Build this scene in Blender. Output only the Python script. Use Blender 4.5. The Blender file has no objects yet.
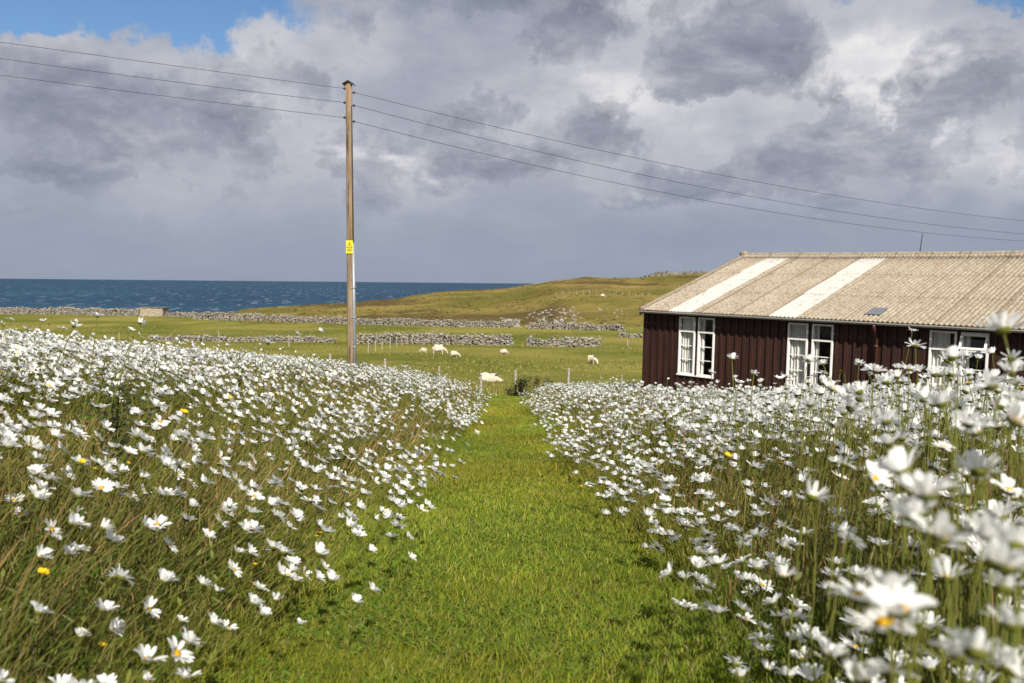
import bpy, bmesh, math, random
import numpy as np
from mathutils import Matrix, Vector, Euler

rng = np.random.default_rng(11)
random.seed(11)
S = bpy.context.scene
COL = S.collection
F = 796.0            # focal length in pixels of a 1024 px wide frame

# ------------------------------------------------------------------ camera
cam_data = bpy.data.cameras.new("camera")
cam = bpy.data.objects.new("camera", cam_data)
COL.objects.link(cam)
cam_data.sensor_width = 36.0
cam_data.lens = 36.0 * F / 1024.0
cam_data.clip_start = 0.05
cam_data.clip_end = 200000
CAM = Vector((0, 0, 1.0))
PITCH, ROLL = math.radians(4.19), math.radians(0.54)
CM = (Matrix.Rotation(math.pi / 2 - PITCH, 4, 'X') @ Matrix.Rotation(ROLL, 4, 'Z'))
cam.matrix_world = Matrix.Translation(CAM) @ CM
cam_data.dof.use_dof = True
cam_data.dof.focus_distance = 7.5
cam_data.dof.aperture_fstop = 3.6
S.camera = cam

# ------------------------------------------------------------------ view
S.view_settings.view_transform = 'Standard'
S.view_settings.look = 'None'
S.view_settings.gamma = 1
S.view_settings.exposure = 0.84
S.view_settings.use_curve_mapping = False
S.render.engine = 'CYCLES'
S.cycles.use_denoising = True
S.cycles.max_bounces = 6
S.cycles.diffuse_bounces = 3
S.cycles.glossy_bounces = 2
S.cycles.transmission_bounces = 3
S.cycles.transparent_max_bounces = 6
S.cycles.caustics_reflective = False
S.cycles.caustics_refractive = False

SUN_AZ, SUN_EL = math.radians(167), math.radians(40)     # clockwise from +Y: behind, to the right
SUN = Vector((math.sin(SUN_AZ) * math.cos(SUN_EL), math.cos(SUN_AZ) * math.cos(SUN_EL), math.sin(SUN_EL)))

# ------------------------------------------------------------------ world: Nishita sky with broken cloud
world = bpy.data.worlds.new("World")
S.world = world
world.use_nodes = True
NT = world.node_tree
NT.nodes.clear()


class Graph:
    def __init__(self, nt):
        self.nt = nt

    def node(self, kind, **kw):
        n = self.nt.nodes.new(kind)
        for k, v in kw.items():
            setattr(n, k, v)
        return n

    def put(self, sock, v):
        if v is None:
            return
        if isinstance(v, bpy.types.NodeSocket):
            self.nt.links.new(v, sock)
        else:
            if sock.type == 'RGBA' and len(v) == 3:
                v = (*v, 1)
            sock.default_value = v

    def m(self, op, a, b=None, c=None, clamp=False):
        n = self.node('ShaderNodeMath', operation=op)
        n.use_clamp = clamp
        for i, v in enumerate((a, b, c)):
            self.put(n.inputs[i], v)
        return n.outputs[0]

    def mix(self, f, a, b, blend='MIX'):
        n = self.node('ShaderNodeMix', data_type='RGBA', blend_type=blend)
        self.put(n.inputs[0], f)
        self.put(n.inputs[6], a)
        self.put(n.inputs[7], b)
        return n.outputs[2]

    def noise(self, vec, scale, detail=4, rough=.55, distort=0.0, w=None):
        n = self.node('ShaderNodeTexNoise')
        if w is not None:
            n.noise_dimensions = '4D'
            n.inputs['W'].default_value = w
        self.put(n.inputs['Vector'], vec)
        self.put(n.inputs['Scale'], scale)
        n.inputs['Detail'].default_value = detail
        n.inputs['Roughness'].default_value = rough
        n.inputs['Distortion'].default_value = distort
        return n.outputs['Fac'], n.outputs['Color']

    def ramp(self, fac, stops, interp='LINEAR'):
        n = self.node('ShaderNodeValToRGB')
        n.color_ramp.interpolation = interp
        el = n.color_ramp.elements
        while len(el) > 1:
            el.remove(el[-1])
        for i, (p, c) in enumerate(stops):
            e = el[0] if i == 0 else el.new(p)
            e.position = p
            if not isinstance(c, (tuple, list)):
                c = (c, c, c)
            e.color = (*c, 1)
        self.put(n.inputs[0], fac)
        return n.outputs[0]

    def sep(self, v):
        n = self.node('ShaderNodeSeparateXYZ')
        self.put(n.inputs[0], v)
        return n.outputs

    def comb(self, x, y, z):
        n = self.node('ShaderNodeCombineXYZ')
        for i, v in enumerate((x, y, z)):
            self.put(n.inputs[i], v)
        return n.outputs[0]

    def vm(self, op, a, b):
        n = self.node('ShaderNodeVectorMath', operation=op)
        self.put(n.inputs[0], a)
        self.put(n.inputs[1], b)
        return n.outputs[0]


def build_world():
    g = Graph(NT)
    out = g.node('ShaderNodeOutputWorld')
    bg = g.node('ShaderNodeBackground')
    bg.inputs['Strength'].default_value = 0.1
    NT.links.new(bg.outputs[0], out.inputs[0])
    sky = g.node('ShaderNodeTexSky', sky_type='NISHITA')
    sky.sun_disc = False
    sky.sun_elevation = SUN_EL
    sky.sun_rotation = SUN_AZ
    tc = g.node('ShaderNodeTexCoord')
    d = tc.outputs['Generated']
    dx, dy, dz = g.sep(d)
    az = g.m('ARCTAN2', dx, dy)
    el = g.m('ARCSINE', dz)
    _, wc = g.noise(d, 11.0, 8, .62)
    wx, wy, wz = g.sep(wc)
    az = g.m('ADD', az, g.m('MULTIPLY', g.m('SUBTRACT', wx, .5), .22))
    el = g.m('ADD', el, g.m('MULTIPLY', g.m('SUBTRACT', wy, .5), .13))

    def blob(px, py, sx, sy):
        a0 = math.atan((px - 512) / F)
        e0 = math.atan((283 + .0095 * (px - 512) - py) / F * math.cos(a0))
        sa = sx / F * math.cos(a0) ** 2
        se = sy / F
        u = g.m('DIVIDE', g.m('SUBTRACT', az, a0), sa)
        v = g.m('DIVIDE', g.m('SUBTRACT', el, e0), se)
        q = g.m('ADD', g.m('MULTIPLY', u, u), g.m('MULTIPLY', v, v))
        return g.m('EXPONENT', g.m('MULTIPLY', q, -1.0))

    def total(items):
        acc = None
        for (px, py, sx, sy, k) in items:
            t = g.m('MULTIPLY', blob(px, py, sx, sy), k)
            acc = t if acc is None else g.m('ADD', acc, t)
        return acc

    light = total(CLOUD_LIGHT)
    clear = total(CLOUD_CLEAR)
    dark = total(CLOUD_DARK)
    glow = total(CLOUD_GLOW)
    # cloud sheet seen in perspective
    den = g.m('ADD', g.m('MAXIMUM', dz, 0.0), .34)
    px_ = g.m('DIVIDE', dx, den)
    py_ = g.m('DIVIDE', dy, den)
    p = g.comb(px_, py_, g.m('MULTIPLY', dz, 1.3))
    soft, _ = g.noise(p, 1.7, 6, .5, .15)
    n1, _ = g.noise(p, 3.2, 12, .60, .08)
    n2, _ = g.noise(g.vm('ADD', p, (.02, -.03, .04)), 3.2, 12, .60, .08)
    n3, _ = g.noise(d, 9.0, 10, .62, .1)
    relief = g.m('SUBTRACT', n1, n2)
    t = g.m('MULTIPLY', g.m('SUBTRACT', soft, .5), .55)
    t = g.m('ADD', t, g.m('MULTIPLY', g.m('SUBTRACT', n1, .5), 1.0))
    t = g.m('MULTIPLY', t, g.ramp(dz, [(0.0, .25), (.12, .7), (.3, 1.0)]))
    t = g.m('ADD', g.m('ADD', t, light), .50)
    STOPS = [(0.0, (.200, .225, .290)), (.3, (.290, .320, .395)), (.5, (.375, .400, .470)), (.7, (.52, .53, .58)), (.88, (.74, .73, .74)), (1.0, (.88, .87, .86))]
    cloud = g.ramp(t, STOPS)
    # nearer, darker cloud bodies with torn edges and paler tops
    md = g.m('ADD', g.m('ADD', g.m('MULTIPLY', g.m('SUBTRACT', n3, .5), 1.1), g.m('MULTIPLY', g.m('SUBTRACT', n1, .5), 1.25)), dark)
    mask = g.ramp(md, [(.05, 0.0), (.17, .62), (.28, .95), (.5, 1.0)], 'EASE')
    body = g.ramp(g.m('ADD', .45, g.m('ADD', g.m('MULTIPLY', relief, 2.4), g.m('MULTIPLY', g.m('SUBTRACT', soft, .5), .5))),
                  [(.1, (.150, .172, .228)), (.5, (.250, .275, .345)), (.9, (.47, .48, .535))])
    cloud = g.mix(g.m('MULTIPLY', mask, g.ramp(dz, [(.02, 0.0), (.10, .85)])), cloud, body)
    # sunlit heads
    ml = g.m('ADD', g.m('MULTIPLY', g.m('SUBTRACT', n1, .5), 1.5), glow)
    cloud = g.mix(g.ramp(ml, [(.20, 0.0), (.55, .85)], 'EASE'), cloud, (.84, .82, .82))
    low = g.ramp(dz, [(0.0, 1.0), (.03, .8), (.16, 0.0)], 'EASE')
    cloud = g.mix(g.m('MULTIPLY', low, .72), cloud, (.245, .295, .385))
    cl = g.m('ADD', g.m('MULTIPLY', g.m('SUBTRACT', n3, .5), 1.2), clear)
    cl = g.ramp(cl, [(.42, 0.0), (.80, 1.0)], 'EASE')
    ten = g.mix(1.0, cloud, (6.0, 6.0, 6.0), 'MULTIPLY')
    blue = g.mix(1.0, sky.outputs[0], (.44, .56, .66), 'MULTIPLY')
    g.put(bg.inputs['Color'], g.mix(cl, ten, blue))


CLEAR_GAIN = .62
CLOUD_LIGHT = [(840, 85, 150, 50, .30), (590, 105, 150, 50, .30), (620, 15, 110, 28, .28), (400, 165, 60, 30, .12), (990, 165, 60, 45, .24),
               (660, 190, 80, 40, .10), (240, 195, 240, 60, .08), (300, 60, 120, 40, .08), (430, 5, 120, 22, -.25), (60, 150, 120, 60, -.06), (760, 228, 170, 22, -.14)]
CLOUD_DARK = [(745, 48, 62, 34, .50), (690, 94, 40, 16, .42), (570, 42, 40, 22, .40), (480, 110, 40, 24, .36), (300, 85, 45, 26, .36), (200, 95, 40, 18, .3), (30, 175, 60, 20, .2), (700, 175, 60, 16, .24), (500, 175, 50, 14, .2), (90, 115, 80, 30, .32),
              (930, 108, 100, 22, .38), (860, 155, 130, 30, .32), (970, 62, 60, 12, .36), (430, 0, 120, 20, .30), (600, 135, 60, 16, .22), (180, 150, 100, 24, .22)]
CLOUD_GLOW = [(935, 138, 24, 12, .5), (855, 112, 26, 14, .42), (880, 70, 80, 24, .30), (540, 95, 80, 26, .28), (620, 10, 60, 16, .2), (990, 165, 40, 26, .35),
              (400, 158, 50, 18, .24), (640, 195, 40, 12, .2), (450, 230, 60, 8, .2), (730, 100, 40, 14, .25)]
CLOUD_CLEAR = [(150, -6, 190, 34, 1.5), (10, 8, 90, 22, 1.3), (900, -14, 110, 20, .9), (1020, -8, 60, 16, .7), (585, -12, 50, 16, .6)]
build_world()

sun_data = bpy.data.lights.new("sun", 'SUN')
sun_data.energy = 4.8
sun_data.angle = math.radians(0.6)
sun_data.color = (1.0, .95, .86)
sun = bpy.data.objects.new("sun", sun_data)
COL.objects.link(sun)
sun.rotation_euler = (-SUN).to_track_quat('-Z', 'Y').to_euler()
sun.location = SUN * 60


# ------------------------------------------------------------------ general helpers
def tag(o, label=None, cat=None, group=None, kind=None):
    if label:
        o["label"] = label
    if cat:
        o["category"] = cat
    if group:
        o["group"] = group
    if kind:
        o["kind"] = kind
    return o


def empty(name, loc=(0, 0, 0), rz=0.0):
    o = bpy.data.objects.new(name, None)
    o.empty_display_size = .1
    o.location = loc
    o.rotation_euler = (0, 0, rz)
    COL.objects.link(o)
    return o


def link(name, me, parent=None):
    o = bpy.data.objects.new(name, me)
    COL.objects.link(o)
    if parent is not None:
        o.parent = parent
    return o


def mesh_np(name, V, faces, mats, mat_idx=None, col=None, smooth=False):
    """faces: list of int arrays (n,k)."""
    me = bpy.data.meshes.new(name)
    V = np.ascontiguousarray(V, dtype=np.float32).reshape(-1, 3)
    faces = [np.asarray(f, dtype=np.int32) for f in faces if len(f)]
    nl = sum(f.size for f in faces)
    npoly = sum(len(f) for f in faces)
    me.vertices.add(len(V))
    me.vertices.foreach_set('co', V.ravel())
    me.loops.add(nl)
    me.loops.foreach_set('vertex_index', np.concatenate([f.ravel() for f in faces]))
    me.polygons.add(npoly)
    tot = np.concatenate([np.full(len(f), f.shape[1], dtype=np.int32) for f in faces])
    st = np.concatenate([[0], np.cumsum(tot)[:-1]]).astype(np.int32)
    me.polygons.foreach_set('loop_start', st)
    if mat_idx is not None:
        me.polygons.foreach_set('material_index', np.concatenate(mat_idx).astype(np.int32))
    if smooth:
        me.polygons.foreach_set('use_smooth', np.ones(npoly, dtype=bool))
    me.update(calc_edges=True)
    for m_ in (mats if isinstance(mats, (list, tuple)) else [mats]):
        me.materials.append(m_)
    if col is not None:
        ca = me.color_attributes.new('tint', 'FLOAT_COLOR', 'POINT')
        c = np.ones((len(V), 4), dtype=np.float32)
        c[:, :3] = col
        ca.data.foreach_set('color', c.ravel())
    return me


class MB:
    """collects simple solids, then links them as one mesh object"""

    def __init__(self):
        self.v, self.f = [], []

    def add(self, vs, fs):
        o = len(self.v)
        self.v += [tuple(v) for v in vs]
        self.f += [tuple(i + o for i in f) for f in fs]

    def box(self, x0, x1, y0, y1, z0, z1):
        vs = [(x, y, z) for z in (z0, z1) for y in (y0, y1) for x in (x0, x1)]
        self.add(vs, [(0, 2, 3, 1), (4, 5, 7, 6), (0, 1, 5, 4), (2, 6, 7, 3), (0, 4, 6, 2), (1, 3, 7, 5)])

    def tube(self, pts, radii, n=8, cap=True):
        pts = [Vector(p) for p in pts]
        if not isinstance(radii, (list, tuple)):
            radii = [radii] * len(pts)
        rings = []
        for i, p in enumerate(pts):
            t = (pts[min(i + 1, len(pts) - 1)] - pts[max(i - 1, 0)]).normalized()
            a = t.cross(Vector((0, 0, 1)))
            if a.length < 1e-3:
                a = t.cross(Vector((0, 1, 0)))
            a.normalize()
            b = t.cross(a)
            rings.append([p + (a * math.cos(2 * math.pi * k / n) + b * math.sin(2 * math.pi * k / n)) * radii[i] for k in range(n)])
        vs = [q for r in rings for q in r]
        fs = []
        for i in range(len(pts) - 1):
            for k in range(n):
                a, b = i * n + k, i * n + (k + 1) % n
                fs.append((a, b, b + n, a + n))
        if cap:
            fs.append(tuple(range(n))[::-1])
            fs.append(tuple(range((len(pts) - 1) * n, len(pts) * n)))
        self.add(vs, fs)

    def build(self, name, mat, parent=None, smooth=False, bevel=0.0):
        me = bpy.data.meshes.new(name)
        me.from_pydata(self.v, [], self.f)
        bm = bmesh.new()
        bm.from_mesh(me)
        bmesh.ops.recalc_face_normals(bm, faces=bm.faces)
        bm.to_mesh(me)
        bm.free()
        for p in me.polygons:
            p.use_smooth = smooth
        for m_ in (mat if isinstance(mat, (list, tuple)) else [mat]):
            me.materials.append(m_)
        o = link(name, me, parent)
        if bevel:
            b = o.modifiers.new('bevel', 'BEVEL')
            b.width = bevel
            b.segments = 2
            b.limit_method = 'ANGLE'
        return o


def ray(px, py):
    return CM.to_3x3() @ Vector(((px - 512) / F, (341.5 - py) / F, -1.0))


def P(px, py, Y):
    d = ray(px, py)
    return CAM + d * (Y / d.y)


CMI = np.array(CM.to_3x3().transposed())


def project(V):
    V = np.asarray(V, dtype=float) - np.array(CAM)
    c = V @ CMI.T
    dep = -c[..., 2]
    dep = np.where(np.abs(dep) < 1e-4, 1e-4, dep)
    return 512 + F * c[..., 0] / dep, 341.5 - F * c[..., 1] / dep, dep


# ------------------------------------------------------------------ value noise for the land
_perm = rng.permutation(512)


def vnoise(x, y, seed=0):
    x = np.asarray(x, float) + seed * 17.31
    y = np.asarray(y, float) + seed * 9.77
    xi, yi = np.floor(x).astype(int), np.floor(y).astype(int)
    fx, fy = x - xi, y - yi
    fx, fy = fx * fx * (3 - 2 * fx), fy * fy * (3 - 2 * fy)

    def h(a, b):
        return _perm[(_perm[a & 511] + b) & 511] / 511.0 * 2 - 1
    return (h(xi, yi) * (1 - fx) + h(xi + 1, yi) * fx) * (1 - fy) + (h(xi, yi + 1) * (1 - fx) + h(xi + 1, yi + 1) * fx) * fy


def fbm(x, y, octaves=4, seed=0):
    t, a = 0, 1
    for i in range(octaves):
        t = t + a * vnoise(x * 2 ** i, y * 2 ** i, seed + i)
        a *= .5
    return t


def sstep(a, b, x):
    t = np.clip((np.asarray(x, float) - a) / (b - a), 0, 1)
    return t * t * (3 - 2 * t)


# ------------------------------------------------------------------ the land
PROFILE_Y = [-400, -30, 0, 36, 40, 47, 67, 95, 130, 160, 2000]
PROFILE_Z = [12, 3.4, 0, -4.25, -4.45, -4.55, -5.15, -6.35, -7.0, -7.0, -7.0]
_py = np.linspace(-400, 400, 8001)
_pz = np.interp(_py, PROFILE_Y, PROFILE_Z)
_k = np.hanning(41)
_pz = np.convolve(np.pad(_pz, 20, mode='edge'), _k / _k.sum(), mode='valid')
CREST = np.array([   # picture column, distance, height relative to the eye
    (-3000, 215, -9), (0, 215, -9), (200, 222, -9), (235, 262, -10.2), (250, 300, -10.3), (345, 330, -8.7), (400, 340, -6.6), (450, 350, -3.6), (500, 360, -2.2),
    (525, 365, -.3), (560, 375, 2.0), (585, 380, 3.2), (630, 390, 3.0), (650, 395, 4.4), (690, 400, 5.7), (800, 410, 8), (1010, 420, 17.5),
    (1100, 420, 22), (1400, 420, 25), (4000, 420, 25)], float)


def path_left(y):
    return -.86 - .0085 * y + .15 * vnoise(y * 1.1, 0 * y, 3)


def path_right(y):
    return .86 - .0085 * y + .15 * vnoise(y * 1.0, 0 * y, 5) - .55 * (1 - sstep(.9, 2.1, y))


# house frame
AZH = math.radians(44)
HU = Vector((math.sin(AZH), -math.cos(AZH), -.0100)).normalized()        # along the front, towards the camera
HV = Vector((math.cos(AZH), math.sin(AZH), 0)).normalized()              # into the house
HW = HU.cross(HV).normalized()
if HW.z < 0:
    HW = -HW
EAVE_A = P(645.5, 309, 24.0)
WALL_H = 2.95
HOUSE_O = EAVE_A - HW * WALL_H
HALF, RISE, LEN = 5.65, 1.70, 13.5


def house_uv(x, y):
    dx_, dy_ = np.asarray(x) - HOUSE_O.x, np.asarray(y) - HOUSE_O.y
    return dx_ * HU.x + dy_ * HU.y, dx_ * HV.x + dy_ * HV.y


def G(x, y):
    x = np.asarray(x, float)
    y = np.asarray(y, float)
    z = np.interp(y, _py, _pz)
    dl = np.maximum(0, -x - .9 - .0085 * y)
    z = z + 1.38 * (1 - np.exp(-dl / 5.0)) * (1 - sstep(31, 62, y))
    dr = np.maximum(0, x - .85 + .0085 * y)
    z = z + .24 * (1 - np.exp(-dr / .8)) * (1 - sstep(28, 38, y))
    u, v = house_uv(x, y)
    du = np.maximum(np.maximum(-u, u - LEN), 0)
    dv = np.maximum(np.maximum(-v, v - 2 * HALF), 0)
    pad = 1 - sstep(.3, 3.0, np.hypot(du, dv))
    z = z + (np.minimum(z, HOUSE_O.z + .1) - z) * pad
    z = z + .03 * fbm(x * .5, y * .5, 3, 1) * sstep(0, 10, np.abs(y) + np.abs(x)) + .12 * fbm(x * .08, y * .08, 3, 2) * sstep(35, 60, y)
    # far hill and shore
    th = np.clip(np.arctan2(x, np.maximum(y, 1e-3)), -1.2, 1.2)
    th = np.where(y > 0, th, np.where(x > 0, 1.2, -1.2))
    px = 512 + F * np.tan(th)
    r = np.where(y > 0, y, np.hypot(x, y) * .5)
    zc = np.interp(px, CREST[:, 0], CREST[:, 1])
    hc = np.interp(px, CREST[:, 0], CREST[:, 2]) + 1.0
    s = np.clip((r - 150) / (zc - 150), 0, 1)
    prof = .72 * s + .28 * sstep(0, 1, s)
    bank = sstep(520, 560, px) * (1 - sstep(800, 900, px)) * 2.3 * sstep(.02, .2, s) * (1 - sstep(.45, 1.0, s))
    hill = z + (hc - z) * prof + bank
    rough = sstep(150, 200, r) * (1 - .75 * sstep(.8, 1, s))
    hill = hill + rough * (.55 * fbm(x * .035, y * .035, 4, 7) + .35 * fbm(x * .16, y * .16, 3, 9)) * (px > 240)
    hill = hill + .35 * fbm(px * .05, r * .01, 3, 12) * sstep(.7, 1, s) * sstep(300, 420, px)
    z = np.where(r > 150, hill, z)
    z = z - np.maximum(0, r - zc) * .22
    return np.maximum(z, -42.0)


def ground_at(px, Y):
    x = P(px, 330, Y).x
    return Vector((x, Y, float(G(x, Y))))


# ------------------------------------------------------------------ materials
def new_mat(name):
    m_ = bpy.data.materials.new(name)
    m_.use_nodes = True
    m_.node_tree.nodes.clear()
    g = Graph(m_.node_tree)
    out = g.node('ShaderNodeOutputMaterial')
    return m_, g, out


KA = .74


def surface(name, build, rough=.8, spec=.3, metallic=0.0, k=KA):
    """build(g, position, object-coords) -> (colour, bump height or None, bump strength)"""
    m_, g, out = new_mat(name)
    tc = g.node('ShaderNodeTexCoord')
    geo = g.node('ShaderNodeNewGeometry')
    b = g.node('ShaderNodeBsdfPrincipled')
    b.inputs['Specular IOR Level'].default_value = spec
    b.inputs['Metallic'].default_value = metallic
    col, bump, strength, r = (list(build(g, geo.outputs['Position'], tc.outputs['Object'])) + [None] * 4)[:4]
    g.put(b.inputs['Base Color'], g.mix(1.0, col, (k, k, k), 'MULTIPLY'))
    g.put(b.inputs['Roughness'], r if r is not None else rough)
    if bump is not None:
        bn = g.node('ShaderNodeBump')
        bn.inputs['Strength'].default_value = strength if isinstance(strength, float) else .5
        bn.inputs['Distance'].default_value = .05
        g.put(bn.inputs['Height'], bump)
        g.put(b.inputs['Normal'], bn.outputs[0])
    g.nt.links.new(b.outputs[0], out.inputs[0])
    return m_


def leaf_mat(name, colour=None, trans=.35, gloss=.0):
    m_, g, out = new_mat(name)
    if colour is None:
        at = g.node('ShaderNodeAttribute', attribute_name='tint')
        c = at.outputs['Color']
    else:
        c = colour
    d = g.node('ShaderNodeBsdfDiffuse')
    t = g.node('ShaderNodeBsdfTranslucent')
    g.put(d.inputs[0], c)
    g.put(t.inputs[0], c)
    mx = g.node('ShaderNodeMixShader')
    mx.inputs[0].default_value = trans
    g.nt.links.new(d.outputs[0], mx.inputs[1])
    g.nt.links.new(t.outputs[0], mx.inputs[2])
    last = mx.outputs[0]
    if gloss:
        gl = g.node('ShaderNodeBsdfGlossy')
        gl.inputs['Roughness'].default_value = .45
        fr = g.node('ShaderNodeFresnel')
        fr.inputs[0].default_value = 1.4
        mx2 = g.node('ShaderNodeMixShader')
        g.put(mx2.inputs[0], g.m('MULTIPLY', fr.outputs[0], gloss))
        g.nt.links.new(last, mx2.inputs[1])
        g.nt.links.new(gl.outputs[0], mx2.inputs[2])
        last = mx2.outputs[0]
    g.nt.links.new(last, out.inputs[0])
    return m_


def mat_ground():
    m_, g, out = new_mat('ground')
    geo = g.node('ShaderNodeNewGeometry')
    p = geo.outputs['Position']
    at = g.node('ShaderNodeAttribute', attribute_name='tint')
    lawn, bed, moor = g.sep(at.outputs['Color'])
    # pasture
    n1, _ = g.noise(p, .05, 5, .6)
    n2, _ = g.noise(p, .9, 6, .65)
    n3, _ = g.noise(p, 9.0, 5, .7)
    x, y, z = g.sep(p)
    streak, _ = g.noise(g.comb(g.m('MULTIPLY', x, .03), g.m('MULTIPLY', y, .22), 0.0), 1.0, 4, .55)
    past = g.mix(g.ramp(n2, [(.3, 0.0), (.7, 1.0)]), (.185, .188, .034), (.305, .255, .077))
    past = g.mix(g.ramp(streak, [(.42, 0.0), (.62, .75)]), past, (.30, .245, .080))
    past = g.mix(g.ramp(n1, [(.40, .7), (.58, 0.0)]), past, (.075, .105, .016))
    past = g.mix(g.ramp(n3, [(.36, .55), (.5, 0.0)]), past, (.050, .070, .014))
    # lawn
    ln = g.mix(g.ramp(n3, [(.3, 0.0), (.7, 1.0)]), (.045, .072, .008), (.110, .135, .018))
    ln = g.mix(g.ramp(n2, [(.4, 0.0), (.75, .6)]), ln, (.16, .15, .03))
    # litter under the flowers
    bd = g.mix(g.ramp(n3, [(.3, 0.0), (.7, 1.0)]), (.045, .048, .012), (.130, .105, .040))
    # moor
    m1, _ = g.noise(p, .022, 6, .62, .4)
    m2, _ = g.noise(g.comb(g.m('MULTIPLY', x, .024), g.m('MULTIPLY', y, .020), g.m('MULTIPLY', z, .12)), 1.0, 7, .62)
    m3, _ = g.noise(p, .35, 5, .7)
    mo = g.mix(g.ramp(m1, [(.38, 0.0), (.60, 1.0)]), (.150, .130, .034), (.290, .215, .070))
    mo = g.mix(g.ramp(m2, [(.49, 0.0), (.58, .9)]), mo, (.105, .075, .036))
    mo = g.mix(g.ramp(m2, [(.36, .8), (.46, 0.0)]), mo, (.130, .128, .034))
    mo = g.mix(g.ramp(m3, [(.36, .4), (.46, 0.0)]), mo, (.075, .062, .026))
    mo = g.mix(g.ramp(m3, [(.70, 0.0), (.78, .5)]), mo, (.30, .27, .22))
    c = g.mix(lawn, past, ln)
    c = g.mix(bed, c, bd)
    c = g.mix(moor, c, mo)
    b = g.node('ShaderNodeBsdfDiffuse')
    c = g.mix(1.0, c, (KA, KA, KA), 'MULTIPLY')
    g.put(b.inputs[0], c)
    bn = g.node('ShaderNodeBump')
    bn.inputs['Strength'].default_value = .8
    bn.inputs['Distance'].default_value = .25
    g.put(bn.inputs['Height'], g.m('ADD', n2, g.m('MULTIPLY', m3, g.m('MULTIPLY', moor, 3.0))))
    g.put(b.inputs['Normal'], bn.outputs[0])
    g.nt.links.new(b.outputs[0], out.inputs[0])
    return m_


def mat_sea():
    m_, g, out = new_mat('sea')
    geo = g.node('ShaderNodeNewGeometry')
    x, y, z = g.sep(geo.outputs['Position'])
    q1 = g.comb(g.m('MULTIPLY', x, .05), g.m('MULTIPLY', y, .011), 0.0)
    q2 = g.comb(g.m('MULTIPLY', x, .13), g.m('MULTIPLY', y, .020), 0.0)
    q3 = g.comb(g.m('MULTIPLY', x, .0028), g.m('MULTIPLY', y, .0012), 0.0)
    n1, _ = g.noise(q1, 1.0, 5, .6, .3)
    n2, _ = g.noise(q2, 1.0, 4, .6)
    n3, _ = g.noise(q3, 1.0, 4, .55)
    c = g.mix(g.ramp(n3, [(.35, 0.0), (.65, 1.0)]), (.007, .038, .086), (.012, .062, .108))
    c = g.mix(g.ramp(n1, [(.45, 0.0), (.7, .8)]), c, (.006, .034, .085))
    foam = g.m('MULTIPLY', g.ramp(n2, [(.60, 0.0), (.66, .9)]), g.ramp(n1, [(.46, 0.0), (.58, 1.0)]))
    c = g.mix(1.0, c, (KA, KA, KA), 'MULTIPLY')
    c = g.mix(foam, c, (.50, .53, .56))
    b = g.node('ShaderNodeBsdfPrincipled')
    g.put(b.inputs['Base Color'], c)
    b.inputs['Roughness'].default_value = .6
    b.inputs['Specular IOR Level'].default_value = .12
    bn = g.node('ShaderNodeBump')
    bn.inputs['Strength'].default_value = .9
    bn.inputs['Distance'].default_value = 2.0
    g.put(bn.inputs['Height'], g.m('ADD', n1, g.m('MULTIPLY', n2, .5)))
    g.put(b.inputs['Normal'], bn.outputs[0])
    g.nt.links.new(b.outputs[0], out.inputs[0])
    return m_


def c_stone(g, p, o):
    n1, _ = g.noise(p, 1.3, 4, .6)
    n2, _ = g.noise(p, 6.0, 4, .7)
    geo = g.node('ShaderNodeNewGeometry')
    isl = geo.outputs['Random Per Island']
    c = g.mix(isl, (.155, .135, .105), (.35, .31, .25))
    c = g.mix(g.ramp(n1, [(.45, 0.0), (.7, .7)]), c, (.47, .44, .385))
    c = g.mix(g.ramp(n2, [(.36, .75), (.5, 0.0)]), c, (.13, .115, .095))
    return c, n2, .6


M = {}
M['ground'] = mat_ground()
M['sea'] = mat_sea()
M['blade'] = leaf_mat('grass_blade', None, .35, .12)
M['petal'] = leaf_mat('white_petal', (.92, .92, .89), .52)
M['disc'] = leaf_mat('yellow_disc', (.50, .28, .012), .1)
M['calyx'] = leaf_mat('green_calyx', (.115, .125, .026), .15)
M['stem'] = leaf_mat('flower_stem', (.135, .145, .030), .25, .1)
M['yellow'] = leaf_mat('yellow_petal', (.80, .52, .02), .3)
M['leaf'] = leaf_mat('shrub_leaf', None, .3, .15)
M['stone'] = surface('dry_stone', c_stone, .9, .2)
M['rock'] = surface('grey_rock', lambda g, p, o: (g.mix(g.ramp(g.noise(p, .5, 6, .65)[0], [(.35, 0.0), (.65, 1.0)]), (.085, .075, .055), (.23, .205, .165)), g.noise(p, 1.5, 5, .6)[0], .8), .9, .2)


def c_weathered_wood(g, p, o):
    x, y, z = g.sep(o)
    q = g.comb(g.m('MULTIPLY', x, 14.0), g.m('MULTIPLY', y, 14.0), g.m('MULTIPLY', z, .55))
    n, _ = g.noise(q, 1.0, 5, .65)
    n2, _ = g.noise(o, 1.3, 4, .6)
    c = g.mix(g.ramp(n, [(.3, 0.0), (.7, 1.0)]), (.115, .070, .036), (.40, .275, .155))
    c = g.mix(g.ramp(n2, [(.42, 0.0), (.7, .6)]), c, (.33, .28, .22))
    c = g.mix(g.ramp(n, [(.36, .9), (.44, 0.0)]), c, (.05, .036, .024))
    return c, n, .5


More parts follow.
